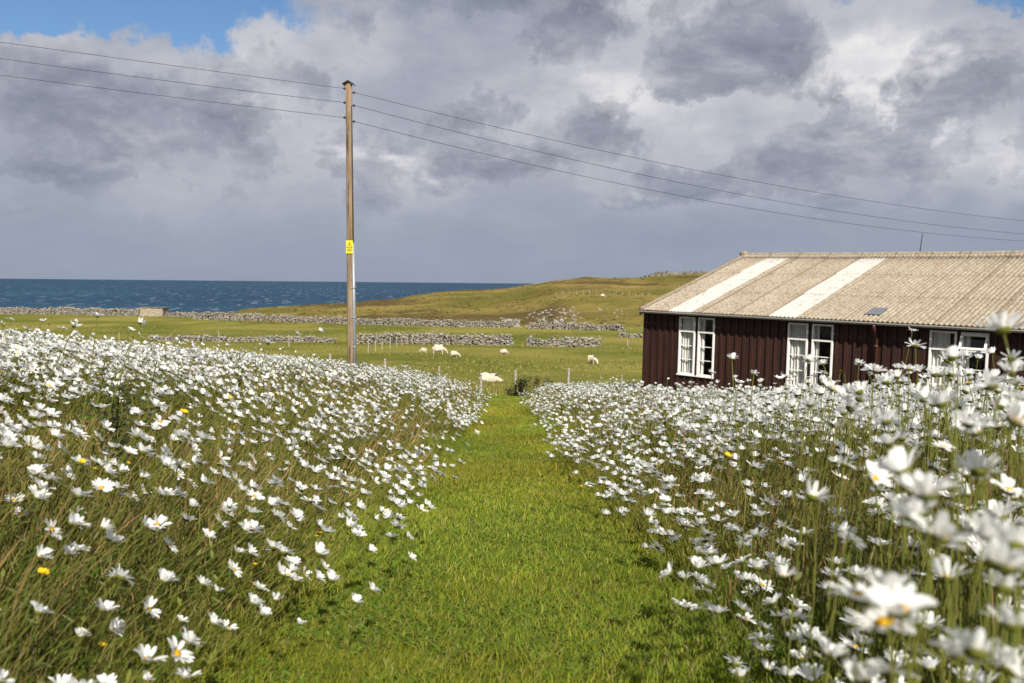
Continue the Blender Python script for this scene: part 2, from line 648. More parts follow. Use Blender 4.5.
M['pole'] = surface('weathered_pole', c_weathered_wood, .85, .2)
M['post'] = surface('grey_post', lambda g, p, o: (g.mix(g.noise(o, 9, 4, .7)[0], (.26, .23, .19), (.55, .51, .44)), None), .9, .2)
M['wire'] = surface('dark_wire', lambda g, p, o: ((.035, .036, .042), None), .6, .3)
M['galv'] = surface('galvanised', lambda g, p, o: (g.mix(g.noise(o, 5, 3, .6)[0], (.26, .275, .30), (.40, .41, .43)), None), .45, .5, .3)
M['ceramic'] = surface('brown_ceramic', lambda g, p, o: ((.045, .022, .015), None), .3, .5)
M['sign_yellow'] = surface('sign_yellow', lambda g, p, o: (g.mix(g.noise(o, 8, 3, .6)[0], (.85, .72, .01), (.78, .62, .01)), None), .45, .4, k=.8)
M['sign_black'] = surface('sign_black', lambda g, p, o: ((.02, .02, .02), None), .5, .4)
M['wool'] = surface('cream_wool', lambda g, p, o: (g.mix(g.ramp(g.noise(o, 4, 4, .6)[0], [(.3, 0.0), (.7, 1.0)]), (.60, .50, .37), (.78, .71, .58)), g.noise(o, 22, 4, .7)[0], .9), .95, .1)


def c_boards(g, p, o):
    x, y, z = g.sep(o)
    n, _ = g.noise(g.comb(g.m('MULTIPLY', x, 7.0), g.m('MULTIPLY', y, 7.0), g.m('MULTIPLY', z, .6)), 1.0, 5, .65)
    n2, _ = g.noise(o, .9, 4, .6)
    c = g.mix(g.ramp(n, [(.3, 0.0), (.72, 1.0)]), (.028, .0115, .0085), (.064, .0265, .0185))
    c = g.mix(g.ramp(n2, [(.5, 0.0), (.75, .45)]), c, (.072, .031, .022))
    return c, n, .4


M['boards'] = surface('brown_boards', c_boards, .62, .25)


def c_roof(g, p, o):
    x, y, z = g.sep(o)
    n1, _ = g.noise(o, 1.1, 5, .65)
    n2, _ = g.noise(o, 11.0, 5, .72)
    n3, _ = g.noise(g.comb(g.m('MULTIPLY', x, 3.0), g.m('MULTIPLY', y, .35), 0.0), 1.0, 4, .6)
    n4, _ = g.noise(o, 28.0, 3, .7)
    c = g.mix(g.ramp(n1, [(.32, 0.0), (.68, 1.0)]), (.45, .375, .285), (.58, .505, .40))
    c = g.mix(g.ramp(n3, [(.42, 0.0), (.66, .55)]), c, (.40, .315, .22))
    c = g.mix(g.ramp(n2, [(.40, .75), (.52, 0.0)]), c, (.235, .175, .115))
    c = g.mix(g.ramp(n2, [(.62, 0.0), (.72, .6)]), c, (.74, .68, .58))
    c = g.mix(g.ramp(n4, [(.33, .6), (.42, 0.0)]), c, (.16, .12, .075))
    # darker tone in the troughs of the corrugation and along the sheet joints
    tr = g.m('COSINE', g.m('MULTIPLY', g.m('ADD', x, .0), 2 * math.pi / .112))
    c = g.mix(g.m('MULTIPLY', g.ramp(tr, [(0.0, 1.0), (.35, 0.0)]), g.ramp(n1, [(.3, .05), (.7, .34)])), c, (.20, .155, .11))
    jn = g.m('PINGPONG', g.m('ADD', x, .0), .511)
    c = g.mix(g.m('MULTIPLY', g.ramp(jn, [(.0, 1.0), (.05, 0.0)]), .7), c, (.17, .13, .09))
    return c, n2, .35


M['roof'] = surface('lichened_cement_sheet', c_roof, .95, .1, k=.62)
M['roof_pale'] = surface('pale_roof_sheet', lambda g, p, o: (g.mix(g.ramp(g.noise(o, 5, 5, .7)[0], [(.30, .8), (.5, 0.0)]), (.74, .71, .65), (.40, .35, .28)), None), .7, .3, k=.54)
M['roof_slate'] = surface('slate_grey_patch', lambda g, p, o: (g.mix(g.noise(o, 4, 4, .6)[0], (.13, .135, .155), (.20, .205, .225)), None), .7, .3)
M['white_paint'] = surface('white_window_paint', lambda g, p, o: (g.mix(g.ramp(g.noise(o, 7, 4, .6)[0], [(.3, .6), (.5, 0.0)]), (.80, .79, .75), (.62, .58, .50)), None), .5, .4, k=.9)
M['gutter'] = surface('grey_gutter', lambda g, p, o: (g.mix(g.noise(o, 3, 4, .6)[0], (.40, .38, .34), (.60, .58, .54)), None), .6, .3)
M['pipe'] = surface('brown_pipe', lambda g, p, o: ((.075, .026, .016), None), .5, .4)
M['curtain'] = leaf_mat('net_curtain', (.84, .82, .77), .3)
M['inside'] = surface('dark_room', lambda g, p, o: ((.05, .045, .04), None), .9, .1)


def c_hut(g, p, o):
    v = g.node('ShaderNodeTexVoronoi')
    g.put(v.inputs['Vector'], o)
    v.inputs['Scale'].default_value = 2.6
    n, _ = g.noise(o, 3, 5, .7)
    c = g.mix(g.ramp(v.outputs['Distance'], [(.25, 0.0), (.6, .8)]), (.46, .40, .31), (.24, .20, .15))
    c = g.mix(g.ramp(n, [(.35, .6), (.55, 0.0)]), c, (.30, .25, .18))
    return c, n, .5


M['hut'] = surface('hut_stone', c_hut, .9, .2)


def mat_glass():
    m_, g, out = new_mat('window_glass')
    t = g.node('ShaderNodeBsdfTransparent')
    t.inputs[0].default_value = (.965, .97, .97, 1)
    s = g.node('ShaderNodeBsdfGlossy')
    s.inputs['Roughness'].default_value = .03
    fr = g.node('ShaderNodeFresnel')
    fr.inputs[0].default_value = 1.5
    mx = g.node('ShaderNodeMixShader')
    bf = g.node('ShaderNodeNewGeometry').outputs['Backfacing']
    g.put(mx.inputs[0], g.m('MULTIPLY', fr.outputs[0], g.m('SUBTRACT', 1.0, bf)))
    g.nt.links.new(t.outputs[0], mx.inputs[1])
    g.nt.links.new(s.outputs[0], mx.inputs[2])
    g.nt.links.new(mx.outputs[0], out.inputs[0])
    return m_


M['glass'] = mat_glass()


# ------------------------------------------------------------------ ground sheet and sea
def build_ground():
    th = np.concatenate([np.linspace(-math.pi, -.9, 60, endpoint=False), np.linspace(-.9, .9, 520, endpoint=False), np.linspace(.9, math.pi, 61)])
    r = np.concatenate([[.0], np.exp(np.linspace(math.log(.25), math.log(40), 170)), np.exp(np.linspace(math.log(40.6), math.log(760), 230))])
    T, R = np.meshgrid(th, r)
    X, Y = R * np.sin(T), R * np.cos(T)
    Z = G(X, Y)
    V = np.stack([X, Y, Z], -1).reshape(-1, 3)
    nt, nr = len(th), len(r)
    i, j = np.meshgrid(np.arange(nr - 1), np.arange(nt - 1), indexing='ij')
    a = (i * nt + j).ravel()
    faces = np.stack([a, a + 1, a + nt + 1, a + nt], 1)[:, ::-1]
    x, y = V[:, 0], V[:, 1]
    inside = sstep(path_left(y) - .15, path_left(y) + .1, x) * (1 - sstep(path_right(y) - .1, path_right(y) + .15, x))
    near = 1 - sstep(37, 41, y)
    lawn = inside * near
    bed = (1 - inside) * (1 - sstep(34, 39, y))
    px = 512 + F * x / np.maximum(y, 1e-3)
    moor = sstep(146, 158, y) * sstep(230, 260, px) * (y > 0)
    moor = np.maximum(moor, sstep(205, 214, y) * (y > 0))
    col = np.stack([lawn, bed, moor], 1)
    o = link('ground', mesh_np('ground', V, [faces], M['ground'], col=col, smooth=True))
    tag(o, 'grassy ground falling from the flower beds to pasture and moor', 'ground', kind='structure')
    s = 90000.0
    V = np.array([(-s, -s, -25), (s, -s, -25), (s, s, -25), (-s, s, -25)], float)
    w = link('sea', mesh_np('sea', V, [np.array([[0, 1, 2, 3]])], M['sea']))
    tag(w, 'deep blue sea with white wave crests to the horizon', 'sea', kind='structure')


build_ground()


# ------------------------------------------------------------------ the house
def wall_u(px):
    t = (px - 512) / F
    ax, ay = EAVE_A.x, EAVE_A.y
    return (ay * t - ax) / (HU.x - t * HU.y)


def sub_mesh(V, Fq, name, mat, parent, smooth=True):
    o = link(name, mesh_np(name, V, Fq, mat, smooth=smooth), parent)
    return o


def build_house():
    root = empty('house')
    tag(root, 'long low dark brown boarded house with lichened corrugated roof', 'house')
    R = Matrix((HU, HV, HW)).transposed().to_4x4()
    root.matrix_world = Matrix.Translation(HOUSE_O) @ R
    H = WALL_H
    pitch = math.atan2(RISE, HALF)
    # window leaves: (u0, u1, curtain share, open fanlight)
    pairs = [((680, 696), (699, 715.4)), ((789, 809), (813.2, 834.5)), ((931, 958.3), (962.5, 990.7))]
    leaves = []
    for k, pr in enumerate(pairs):
        for s, (a, b) in enumerate(pr):
            leaves.append((wall_u(a), wall_u(b), s, k == 2 and s == 1))
    wt, wb = H - .165, H - 1.83       # window top and bottom
    thick = .14
    opens = [(wall_u(pr[0][0]), wall_u(pr[1][1])) for pr in pairs]
    # front wall pieces
    m_ = MB()
    edges = [0.0] + [e for o_ in opens for e in o_] + [LEN]
    for i in range(0, len(edges), 2):
        m_.box(edges[i], edges[i + 1], 0, thick, -.3, H)
    for (a, b) in opens:
        m_.box(a, b, 0, thick, -.3, wb)
        m_.box(a, b, 0, thick, wt, H)
    for i in range(3):     # mullion board between the two leaves
        m_.box(leaves[2 * i][1], leaves[2 * i + 1][0], 0, thick, wb, wt)
    # raised ribs of the cladding
    u = .04
    while u < LEN:
        u1 = u + .075
        hit = [o_ for o_ in opens if u1 > o_[0] - .03 and u < o_[1] + .03]
        if hit:
            m_.box(u, u1, -.034, 0.004, -.3, wb - .07)
            m_.box(u, u1, -.034, 0.004, wt + .06, H)
        else:
            m_.box(u, u1, -.034, 0.004, -.3, H)
        u += .232 + .008 * math.sin(u * 7)
    m_.box(-.03, .036, -.036, .05, -.3, H)
    m_.build('front_wall', M['boards'], root)
    # the other walls
    m_ = MB()
    m_.box(.002, LEN, 2 * HALF - thick, 2 * HALF, -.3, H)
    for (a, b) in ((0.002, thick), (LEN - thick, LEN)):
        m_.box(a, b, thick, 2 * HALF - thick, -.3, H)
        m_.add([(a, .02, H), (b, .02, H), (a, 2 * HALF - .02, H), (b, 2 * HALF - .02, H), (a, HALF, H + RISE - .06), (b, HALF, H + RISE - .06)],
               [(0, 2, 4), (1, 5, 3), (0, 4, 5, 1), (2, 3, 5, 4), (0, 1, 3, 2)])
    m_.build('rear_and_end_wall', M['boards'], root)
    m_ = MB()
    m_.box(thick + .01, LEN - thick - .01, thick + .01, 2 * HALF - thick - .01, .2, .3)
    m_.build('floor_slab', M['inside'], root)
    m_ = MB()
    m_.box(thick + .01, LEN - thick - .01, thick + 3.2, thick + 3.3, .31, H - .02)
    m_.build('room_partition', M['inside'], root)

    # windows
    for (a, b, s, opened) in leaves:
        fr = MB()
        o, fw = .035, .045
        y0, y1 = -.045, .055
        zt = wt - .41
        fr.box(a, a + fw, y0, y1, wb, wt)
        fr.box(b - fw, b, y0, y1, wb, wt)
        fr.box(a + fw, b - fw, y0, y1, wt - fw, wt)
        fr.box(a + fw, b - fw, y0, y1, wb, wb + fw)
        fr.box(a + fw, b - fw, y0, y1, zt - .03, zt + .02)
        for q in (1, 2):
            zz = wb + fw + (zt - .03 - wb - fw) * q / 3
            fr.box(a + fw, b - fw, .0, .03, zz - .012, zz + .012)
        fr.box(a - .03, b + .03, -.07, -.02, wb - .035, wb - .002)     # sill
        win = fr.build('window', M['white_paint'], root, bevel=.004)
        gl = MB()
        gl.box(a + fw, b - fw, .012, .018, wb + fw, zt - .03)
        if not opened:
            gl.box(a + fw, b - fw, .012, .018, zt + .02, wt - fw)
        gl.build('pane', M['glass'], win)
        if opened:
            win['label'] = 'window leaf with its top light swung open'
            ang = math.radians(24)
            fl = MB()
            h_ = wt - fw - zt - .02

            def rot(pt):
                x, y, z = pt
                return (x, math.cos(ang) * y + math.sin(ang) * z - .05, wt - fw - .0 + math.cos(ang) * z - math.sin(ang) * y)
            for (x0, x1, z0, z1) in ((a + .005, a + .05, -h_ - .02, 0), (b - .05, b - .005, -h_ - .02, 0), (a + .05, b - .05, -.04, 0), (a + .05, b - .05, -h_ - .02, -h_ + .03)):
                vs = [rot((x, y, z)) for z in (z0, z1) for y in (-.02, .02) for x in (x0, x1)]
                fl.add(vs, [(0, 2, 3, 1), (4, 5, 7, 6), (0, 1, 5, 4), (2, 6, 7, 3), (0, 4, 6, 2), (1, 3, 7, 5)])
            fl.build('fanlight', M['white_paint'], win)
            fl = MB()
            vs = [rot((x, y, z)) for z in (-h_ + .03, -.04) for y in (-.003, .003) for x in (a + .05, b - .05)]
            fl.add(vs, [(0, 2, 3, 1), (4, 5, 7, 6), (0, 1, 5, 4), (2, 6, 7, 3), (0, 4, 6, 2), (1, 3, 7, 5)])
            fl.build('fanlight_pane', M['glass'], win)
        # curtains: gathered cloth hung behind the glass
        c0, c1 = (a + .02, b - .03) if s == 0 else (a - .05, a + (b - a) * .30)
        if s == 0 and a > 7:
            c1 = a + (b - a) * .72
        n = 60
        us = np.linspace(c0, c1, n)
        vv = .082 + .022 * np.sin(us * 75 + s) + .012 * np.sin(us * 31)
        zs = np.array([wb - .08, (wb + wt) / 2, wt + .03])
        V = np.array([(us[i], vv[i] + .01 * math.sin(j * 2 + i * .3), zs[j]) for j in range(3) for i in range(n)])
        q = np.array([(j * n + i, j * n + i + 1, (j + 1) * n + i + 1, (j + 1) * n + i) for j in range(2) for i in range(n - 1)])
        sub_mesh(V, [q], 'curtain', M['curtain'], win)

    # corrugated roof
    over, over_end = .26, .0
    slope = math.hypot(HALF, RISE)
    pitch_w = .112
    strips = [(wall_u(674), wall_u(696.5)), (wall_u(774), wall_u(801))]
    snap = lambda q: round((q + over_end) / pitch_w) * pitch_w - over_end
    strips = [(snap(a), snap(b)) for a, b in strips]
    cuts = [-over_end] + [e for st in strips for e in st] + [snap(LEN + over_end)]

    def roof_piece(u0, u1, far, name, mat):
        per = 6
        n = max(2, int(round((u1 - u0) / pitch_w)) * per + 1)
        us = np.linspace(u0, u1, n)
        rows = []
        nsheet = 3
        total = slope + over
        for k in range(nsheet):
            s0, s1 = total * k / nsheet - (.0 if k == 0 else .0), total * (k + 1) / nsheet
            rows += [(s0, .014), (s0 + .001, .014), ((s0 + s1) / 2, .006), (s1 - .002, 0.0)]
        Vs = []
        for (s, lift) in rows:
            dist = s - over
            wav = .0165 * np.cos((us + over_end) / pitch_w * 2 * math.pi) + lift
            sag = -.035 * np.sin(np.clip(us / LEN, 0, 1) * math.pi) * (s / total)
            jit = .006 * vnoise(us * 1.1, us * 0 + s * .7, 21)
            v = dist * math.cos(pitch) - wav * math.sin(pitch)
            w = H + .05 + dist * math.sin(pitch) + (wav + jit) * math.cos(pitch) + sag
            if far:
                v = 2 * HALF - v
            Vs.append(np.stack([us, v, w], 1))
        V = np.concatenate(Vs)
        q = np.array([(j * n + i, j * n + i + 1, (j + 1) * n + i + 1, (j + 1) * n + i) for j in range(len(rows) - 1) for i in range(n - 1)])
        o = sub_mesh(V, [q], name, mat, root)
        sd = o.modifiers.new('thickness', 'SOLIDIFY')
        sd.thickness = .008
        return o
    # main roof (both slopes) is one part: join the lichened pieces
    pieces = []
    for i in range(0, len(cuts), 2):
        pieces.append(roof_piece(cuts[i], cuts[i + 1], False, 'roof', M['roof']))
    pieces.append(roof_piece(cuts[0], cuts[-1], True, 'roof', M['roof']))
    vs, fs, off = [], [], 0
    for o in pieces:
        me = o.data
        v = np.empty(len(me.vertices) * 3, np.float32)
        me.vertices.foreach_get('co', v)
        ix = np.empty(len(me.polygons) * 4, np.int32)
        me.polygons.foreach_get('vertices', ix)
        vs.append(v.reshape(-1, 3))
        fs.append(ix.reshape(-1, 4) + off)
        off += len(me.vertices)
        bpy.data.objects.remove(o)
    ro = sub_mesh(np.concatenate(vs), [np.concatenate(fs)], 'roof', M['roof'], root)
    sd = ro.modifiers.new('thickness', 'SOLIDIFY')
    sd.thickness = .008
    for (a, b) in strips:
        o = roof_piece(a, b, False, 'roof_sheet', M['roof_pale'])
        o['label'] = 'pale clean roof sheet from eaves to ridge'

    def on_roof(u, s, lift):
        return (u, s * math.cos(pitch) - lift * math.sin(pitch), H + .05 + s * math.sin(pitch) + lift * math.cos(pitch))
    # slate coloured patch near the gutter and one pale patch
    for (px0, px1, s0, s1, mt, lb) in ((861, 877, .18, .72, 'roof_slate', 'slate grey repair patch above the gutter'), (1004, 1013, 2.5, 2.85, 'roof_pale', 'small white patch on the roof')):
        m_ = MB()
        a, b = wall_u(px0), wall_u(px1)
        lo, hi = .028, .034
        m_.add([on_roof(a, s0, lo), on_roof(b, s0, lo), on_roof(b, s1, lo), on_roof(a, s1, lo), on_roof(a, s0, hi), on_roof(b, s0, hi), on_roof(b, s1, hi), on_roof(a, s1, hi)],
               [(0, 3, 2, 1), (4, 5, 6, 7), (0, 1, 5, 4), (1, 2, 6, 5), (2, 3, 7, 6), (3, 0, 4, 7)])
        m_.build('roof_patch', M[mt], root)['label'] = lb
    # ridge capping: overlapping lengths of roll with a scalloped skirt
    m_ = MB()
    u = -over_end - .03
    k = 0
    while u < LEN + over_end:
        u1 = min(u + 1.55, LEN + over_end + .05)
        r_ = .085 + (.008 if k % 2 else 0)
        sagf = lambda q: -.035 * math.sin(min(max(q / LEN, 0), 1) * math.pi)
        m_.tube([(u, HALF, H + .05 + RISE + .035 + sagf(u)), (u1 + .04, HALF, H + .05 + RISE + .035 + sagf(u1))], r_, 12)
        nn = int((u1 - u) / .028)
        for sgn in (-1, 1):
            vs, fs = [], []
            for i in range(nn + 1):
                uu = u + (u1 - u) * i / nn
                wv = .017 * math.cos((uu + over_end) / pitch_w * 2 * math.pi)
                d0, d1 = .05, .27
                for d_, l_ in ((d0, .075), (d1, .062 + max(wv, -.012))):
                    vs.append((uu, HALF + sgn * d_ * math.cos(pitch), H + .05 + RISE - d_ * math.sin(pitch) + l_ + sagf(uu)))
                for d_, l_ in ((d1, .010 + wv),):
                    vs.append((uu, HALF + sgn * d_ * math.cos(pitch), H + .05 + RISE - d_ * math.sin(pitch) + l_ + sagf(uu)))
            for i in range(nn):
                b_ = i * 3
                fs += [(b_, b_ + 3, b_ + 4, b_ + 1), (b_ + 1, b_ + 4, b_ + 5, b_ + 2)]
            m_.add(vs, fs)
        u, k = u1, k + 1
    m_.build('ridge_capping', M['roof'], root)
    m_ = MB()
    m_.tube([(-over_end - .05, HALF, H + RISE + .05), (-over_end - .05, HALF, H + RISE + .13), (-over_end - .05, HALF, H + RISE + .2), (-over_end - .05, HALF, H + RISE + .25)], [.10, .13, .12, .05], 10)
    m_.build('ridge_finial', M['roof'], root, smooth=True)
    m_ = MB()
    for sgn in (0, 1):
        pts = []
        for i in range(7):
            s = -over + (slope + over) * i / 6
            x, y, z = on_roof(-over_end - .01, s, .03)
            pts.append((x, y if not sgn else 2 * HALF - y, z))
        m_.tube(pts, .055, 8)
        lo, hi = on_roof(0, -over, -.02), on_roof(0, slope, -.02)
        y0, y1 = (lo[1], hi[1]) if not sgn else (2 * HALF - lo[1], 2 * HALF - hi[1])
        for q in (0,):
            a, b = -over_end - .045, -over_end - .02
            vs = [(a, y0, lo[2] - .14), (b, y0, lo[2] - .14), (a, y1, hi[2] - .14), (b, y1, hi[2] - .14), (a, y0, lo[2]), (b, y0, lo[2]), (a, y1, hi[2]), (b, y1, hi[2])]
            m_.add(vs, [(0, 2, 3, 1), (4, 5, 7, 6), (0, 1, 5, 4), (2, 6, 7, 3), (0, 4, 6, 2), (1, 3, 7, 5)])
    m_.build('verge_capping', M['roof'], root)
    # gutter
    vs, fs = [], []
    gx, gz, gr = -over - .035, H - .045, .055
    prof = [(gx + gr * math.cos(a), gz + gr * math.sin(a)) for a in np.linspace(-math.pi, 0, 9)]
    prof += [(gx + (gr - .008) * math.cos(a), gz + (gr - .008) * math.sin(a)) for a in np.linspace(0, -math.pi, 9)]
    n = len(prof)
    for u in (-over_end, LEN + over_end):
        vs += [(u, a, b) for a, b in prof]
    fs = [(i, (i + 1) % n, n + (i + 1) % n, n + i) for i in range(n)]
    m_ = MB()
    m_.add(vs, fs)
    m_.box(-.01, LEN, -.040, -.036, H - .12, H - .0)
    gut = m_.build('gutter', M['gutter'], root)
    m_ = MB()
    u = wall_u(879)
    m_.tube([(u, gx, gz - .04), (u, gx, gz - .12), (u, -.10, gz - .30), (u, -.10, -.2)], .042, 10)
    for zz in (.6, 1.6, 2.3):
        m_.tube([(u, -.10, zz), (u, -.10, zz + .06)], .052, 10)
    m_.build('downpipe', M['pipe'], root, smooth=True)
    # thin aerial on the ridge
    a = P(918, 256, 22.6)
    return root


HOUSE = build_house()


def house_point(u, v, w):
    return HOUSE_O + HU * u + HV * v + HW * w


def build_aerial():
    # rod behind the ridge
    t = (914.5 - 512) / F
    rp = HOUSE_O + HV * (HALF + .12)
    u = (rp.y * t - rp.x) / (HU.x - t * HU.y)
    b = house_point(u, HALF + .12, WALL_H + RISE - .05)
    tp = P(922.5, 234, b.y)
    m_ = MB()
    m_.tube([Vector((0, 0, 0)), tp - b], [.016, .010], 6)
    o = m_.build('aerial_rod', M['wire'], HOUSE)
    o.matrix_parent_inverse = HOUSE.matrix_world.inverted()
    o.location = b


bpy.context.view_layer.update()
build_aerial()


# ------------------------------------------------------------------ electricity pole and lines
POLE_Y = 27.0
POLE_BASE = ground_at(351.5, POLE_Y)
POLE_TOP = P(348.8, 84.5, POLE_Y)


def build_pole():
    root = empty('electricity_pole', POLE_BASE)
    tag(root, 'tall weathered wooden electricity pole with yellow plate rising from the left flower bed', 'pole')
    top = POLE_TOP - POLE_BASE
    dirv = top.normalized()
    m_ = MB()
    n = 9
    m_.tube([dirv * (top.length * i / n) - Vector((0, 0, .4 if i == 0 else 0)) for i in range(n + 1)], [.142 - .034 * i / n for i in range(n + 1)], 16)
    m_.build('shaft', M['pole'], root, smooth=True)
    m_ = MB()                       # pitched metal cap
    x, y, z = top
    m_.add([(x - .19, y - .17, z), (x, y - .17, z + .11), (x + .19, y - .17, z), (x - .19, y + .17, z), (x, y + .17, z + .11), (x + .19, y + .17, z),
            (x - .19, y - .17, z - .02), (x, y - .17, z + .08), (x + .19, y - .17, z - .02), (x - .19, y + .17, z - .02), (x, y + .17, z + .08), (x + .19, y + .17, z - .02)],
           [(0, 1, 4, 3), (1, 2, 5, 4), (6, 9, 10, 7), (7, 10, 11, 8), (0, 6, 7, 1), (1, 7, 8, 2), (3, 4, 10, 9), (4, 5, 11, 10), (0, 3, 9, 6), (2, 8, 11, 5)])
    m_.build('cap', M['ceramic'], root)
    # insulators, three on either side of the shaft
    for (pxl, py) in ((344, 88.5), (344, 102.5), (344, 117.5), (354.5, 92.5), (354.5, 105.5), (354.5, 121.5)):
        q = P(pxl, py, POLE_Y - .02) - POLE_BASE
        s = -1 if pxl < 349 else 1
        m_ = MB()
        m_.tube([q + Vector((-s * .16, .0, 0)), q + Vector((-s * .03, 0, 0))], .014, 6)
        m_.tube([q + Vector((-s * .05, 0, 0)), q + Vector((-s * .03, 0, 0)), q + Vector((0, 0, 0)), q + Vector((s * .02, 0, 0))], [.03, .05, .04, .02], 10)
        m_.build('insulator', M['ceramic'], root, smooth=True)
    # cable guard on the right-hand side
    m_ = MB()
    off = Vector((.108, -.073, 0))
    ztop = (P(352, 243, POLE_Y) - POLE_BASE).z
    f = lambda z: dirv * (z / dirv.z)
    m_.tube([f(-.3) + off * 1.18, f(ztop * .5) + off * 1.1, f(ztop) + off * 1.0], .055, 10)
    m_.build('cable_guard', M['galv'], root, smooth=True)
    m_ = MB()
    m_.tube([f(ztop) + off * .95, f(top.z * .8) + off * .86, f(top.z * .93) + off * .8], .02, 8)
    m_.build('service_cable', M['wire'], root, smooth=True)
    for zz in (1.2, 2.2, 3.2):
        m_ = MB()
        c = f(zz) + off * 1.15
        m_.box(c.x - .09, c.x + .07, c.y - .062, c.y + .05, zz - .02, zz + .02)
        m_.build('clip', M['galv'], root)
    # yellow warning plate, black triangle with bolt
    c = P(350.3, 247.2, POLE_Y) - POLE_BASE
    yb = f(c.z).y - .136
    m_ = MB()
    hw, hh = .112, .215
    m_.box(c.x - hw, c.x + hw, yb - .012, yb, c.z - hh, c.z + hh)
    pl = m_.build('warning_plate', M['sign_yellow'], root, bevel=.004)
    m_ = MB()

    def poly(pts, d0=.018, d1=.0125):
        n_ = len(pts)
        vs = [(c.x + a, yb - d0, c.z + b) for a, b in pts] + [(c.x + a, yb - d1, c.z + b) for a, b in pts]
        m_.add(vs, [tuple(range(n_)), tuple(range(2 * n_ - 1, n_ - 1, -1))] + [(i, (i + 1) % n_, n_ + (i + 1) % n_, n_ + i) for i in range(n_)])
    T = [(-.10, -.02), (.10, -.02), (0, .17)]
    I = [(-.072, -.003), (.072, -.003), (0, .135)]
    for i in range(3):
        j = (i + 1) % 3
        poly([T[i], T[j], I[j], I[i]])
    poly([(.012, .11), (-.022, .05), (0.0, .05), (-.012, .012), (.026, .065), (.004, .065)])
    for k in range(2):
        poly([(-.08, -.08 - .06 * k), (.085, -.08 - .06 * k), (.085, -.055 - .06 * k), (-.085, -.055 - .06 * k)])
    m_.build('warning_symbol', M['sign_black'], pl)


build_pole()


def build_lines():
    words = ('topmost', 'middle', 'lowest')
    left = [((344, 88.5), (172, 65.5), (0, 42)), ((344, 102.5), (172, 81.5), (0, 58.5)), ((344, 117.5), (172, 97.0), (0, 75))]
    right = [((354.5, 92.5), (640, 159), (1024, 221)), ((354.5, 105.5), (640, 174.5), (1024, 234)), ((354.5, 121.5), (640, 188), (1024, 241))]
    for side, lines, x_end, y_end in (('left', left, 0, 23.6), ('right', right, 1024, 39.0)):
        for k, pts in enumerate(lines):
            W = []
            for (px, py) in pts:
                x0 = pts[0][0]
                s = (px - x0) / (x_end - x0)
                Y = 1 / ((1 - s) / POLE_Y + s / y_end)
                W.append(P(px, py, Y))
            # parabola through the three points in distance along the span, carried on past the frame
            d = [0, (W[1].xy - W[0].xy).length, (W[2].xy - W[0].xy).length]
            zc = np.polyfit(d, [w.z for w in W], 2)
            dr = (W[2].xy - W[0].xy).normalized()
            end = d[2] * (2.2 if side == 'left' else 1.5)
            m_ = MB()
            pl = []
            for t in np.linspace(0, end, 50):
                pl.append(Vector((W[0].x + dr.x * t, W[0].y + dr.y * t, float(np.polyval(zc, t)))))
            o0 = pl[0].copy()
            m_.tube([p - o0 for p in pl], (.0075 if side == 'left' else .008), 6)
            o = m_.build('power_line', M['wire'], None, smooth=True)
            o.location = o0
            where = 'running from the pole towards the upper left' if side == 'left' else 'sloping from the pole over the roof'
            tag(o, f'{words[k]} of three thin dark wires {where}', 'power line', 'wires strung from the pole')


build_lines()


# ------------------------------------------------------------------ stones: walls, hut, outcrops
def ico(level=1):
    bm = bmesh.new()
    bmesh.ops.create_icosphere(bm, subdivisions=level, radius=1)
    V = np.array([v.co[:] for v in bm.verts])
    Fc = np.array([[v.index for v in f.verts] for f in bm.faces])
    bm.free()
    return V, Fc


ICO1, ICOF1 = ico(1)
ICO2, ICOF2 = ico(2)


def stones(C, size, squash, level=1, jit=.28):
    T, Fc = (ICO1, ICOF1) if level == 1 else (ICO2, ICOF2)
    n = len(C)
    cube = np.sign(T) * np.abs(T) ** .55
    V = cube[None] * (1 + rng.uniform(-jit, jit, (n, len(T), 1)))
    sc = size[:, None] * np.stack([rng.uniform(.75, 1.5, n), rng.uniform(.75, 1.2, n), squash * rng.uniform(.7, 1.2, n)], 1)
    V = V * sc[:, None, :]
    a = rng.uniform(0, 6.28, n)
    ca, sa = np.cos(a)[:, None], np.sin(a)[:, None]
    tilt = rng.normal(0, .22, (n, 1))
    x, y, z = V[..., 0], V[..., 1], V[..., 2]
    x, z = x + tilt * z, z - tilt * x
    V = np.stack([x * ca - y * sa, x * sa + y * ca, z], -1) + np.asarray(C)[:, None, :]
    return V.reshape(-1, 3), (Fc[None] + (np.arange(n) * len(T))[:, None, None]).reshape(-1, Fc.shape[1])


def dry_stone_wall(pts, height, label, group=None, size=.2, ragged=.3):
    size *= .78
    """pts: list of (picture column, distance)"""
    W = [ground_at(px, Y) for px, Y in pts]
    C, Z = [], []
    dist = 0
    for a, b in zip(W[:-1], W[1:]):
        L = (b - a).length
        n = int(L / (size * .95))
        for i in range(n):
            t = (i + rng.uniform(0, 1)) / n
            x, y = a.x + (b.x - a.x) * t, a.y + (b.y - a.y) * t
            h = height * (1 - ragged * (.5 + .5 * float(vnoise((dist + L * t) * .22, 0.0, 31))) - ragged * .5 * rng.random())
            g0 = float(G(x, y))
            k = 0
            zz = .05
            while zz < h:
                wid = .33 * (1 - .45 * zz / height)
                for q in (-1, 1):
                    C.append((x + rng.normal(0, .08), y + q * wid + rng.normal(0, .05), g0 + zz + rng.normal(0, .03)))
                zz += size * .85
        dist += L
    C = np.array(C)
    org = np.array(W[0])
    V, Fc = stones(C - org, size * .62 * rng.uniform(.7, 1.35, len(C)), .7)
    o = link('stone_wall', mesh_np('stone_wall', V, [Fc], M['stone']))
    o.location = org
    tag(o, label, 'stone wall', group)
    return o


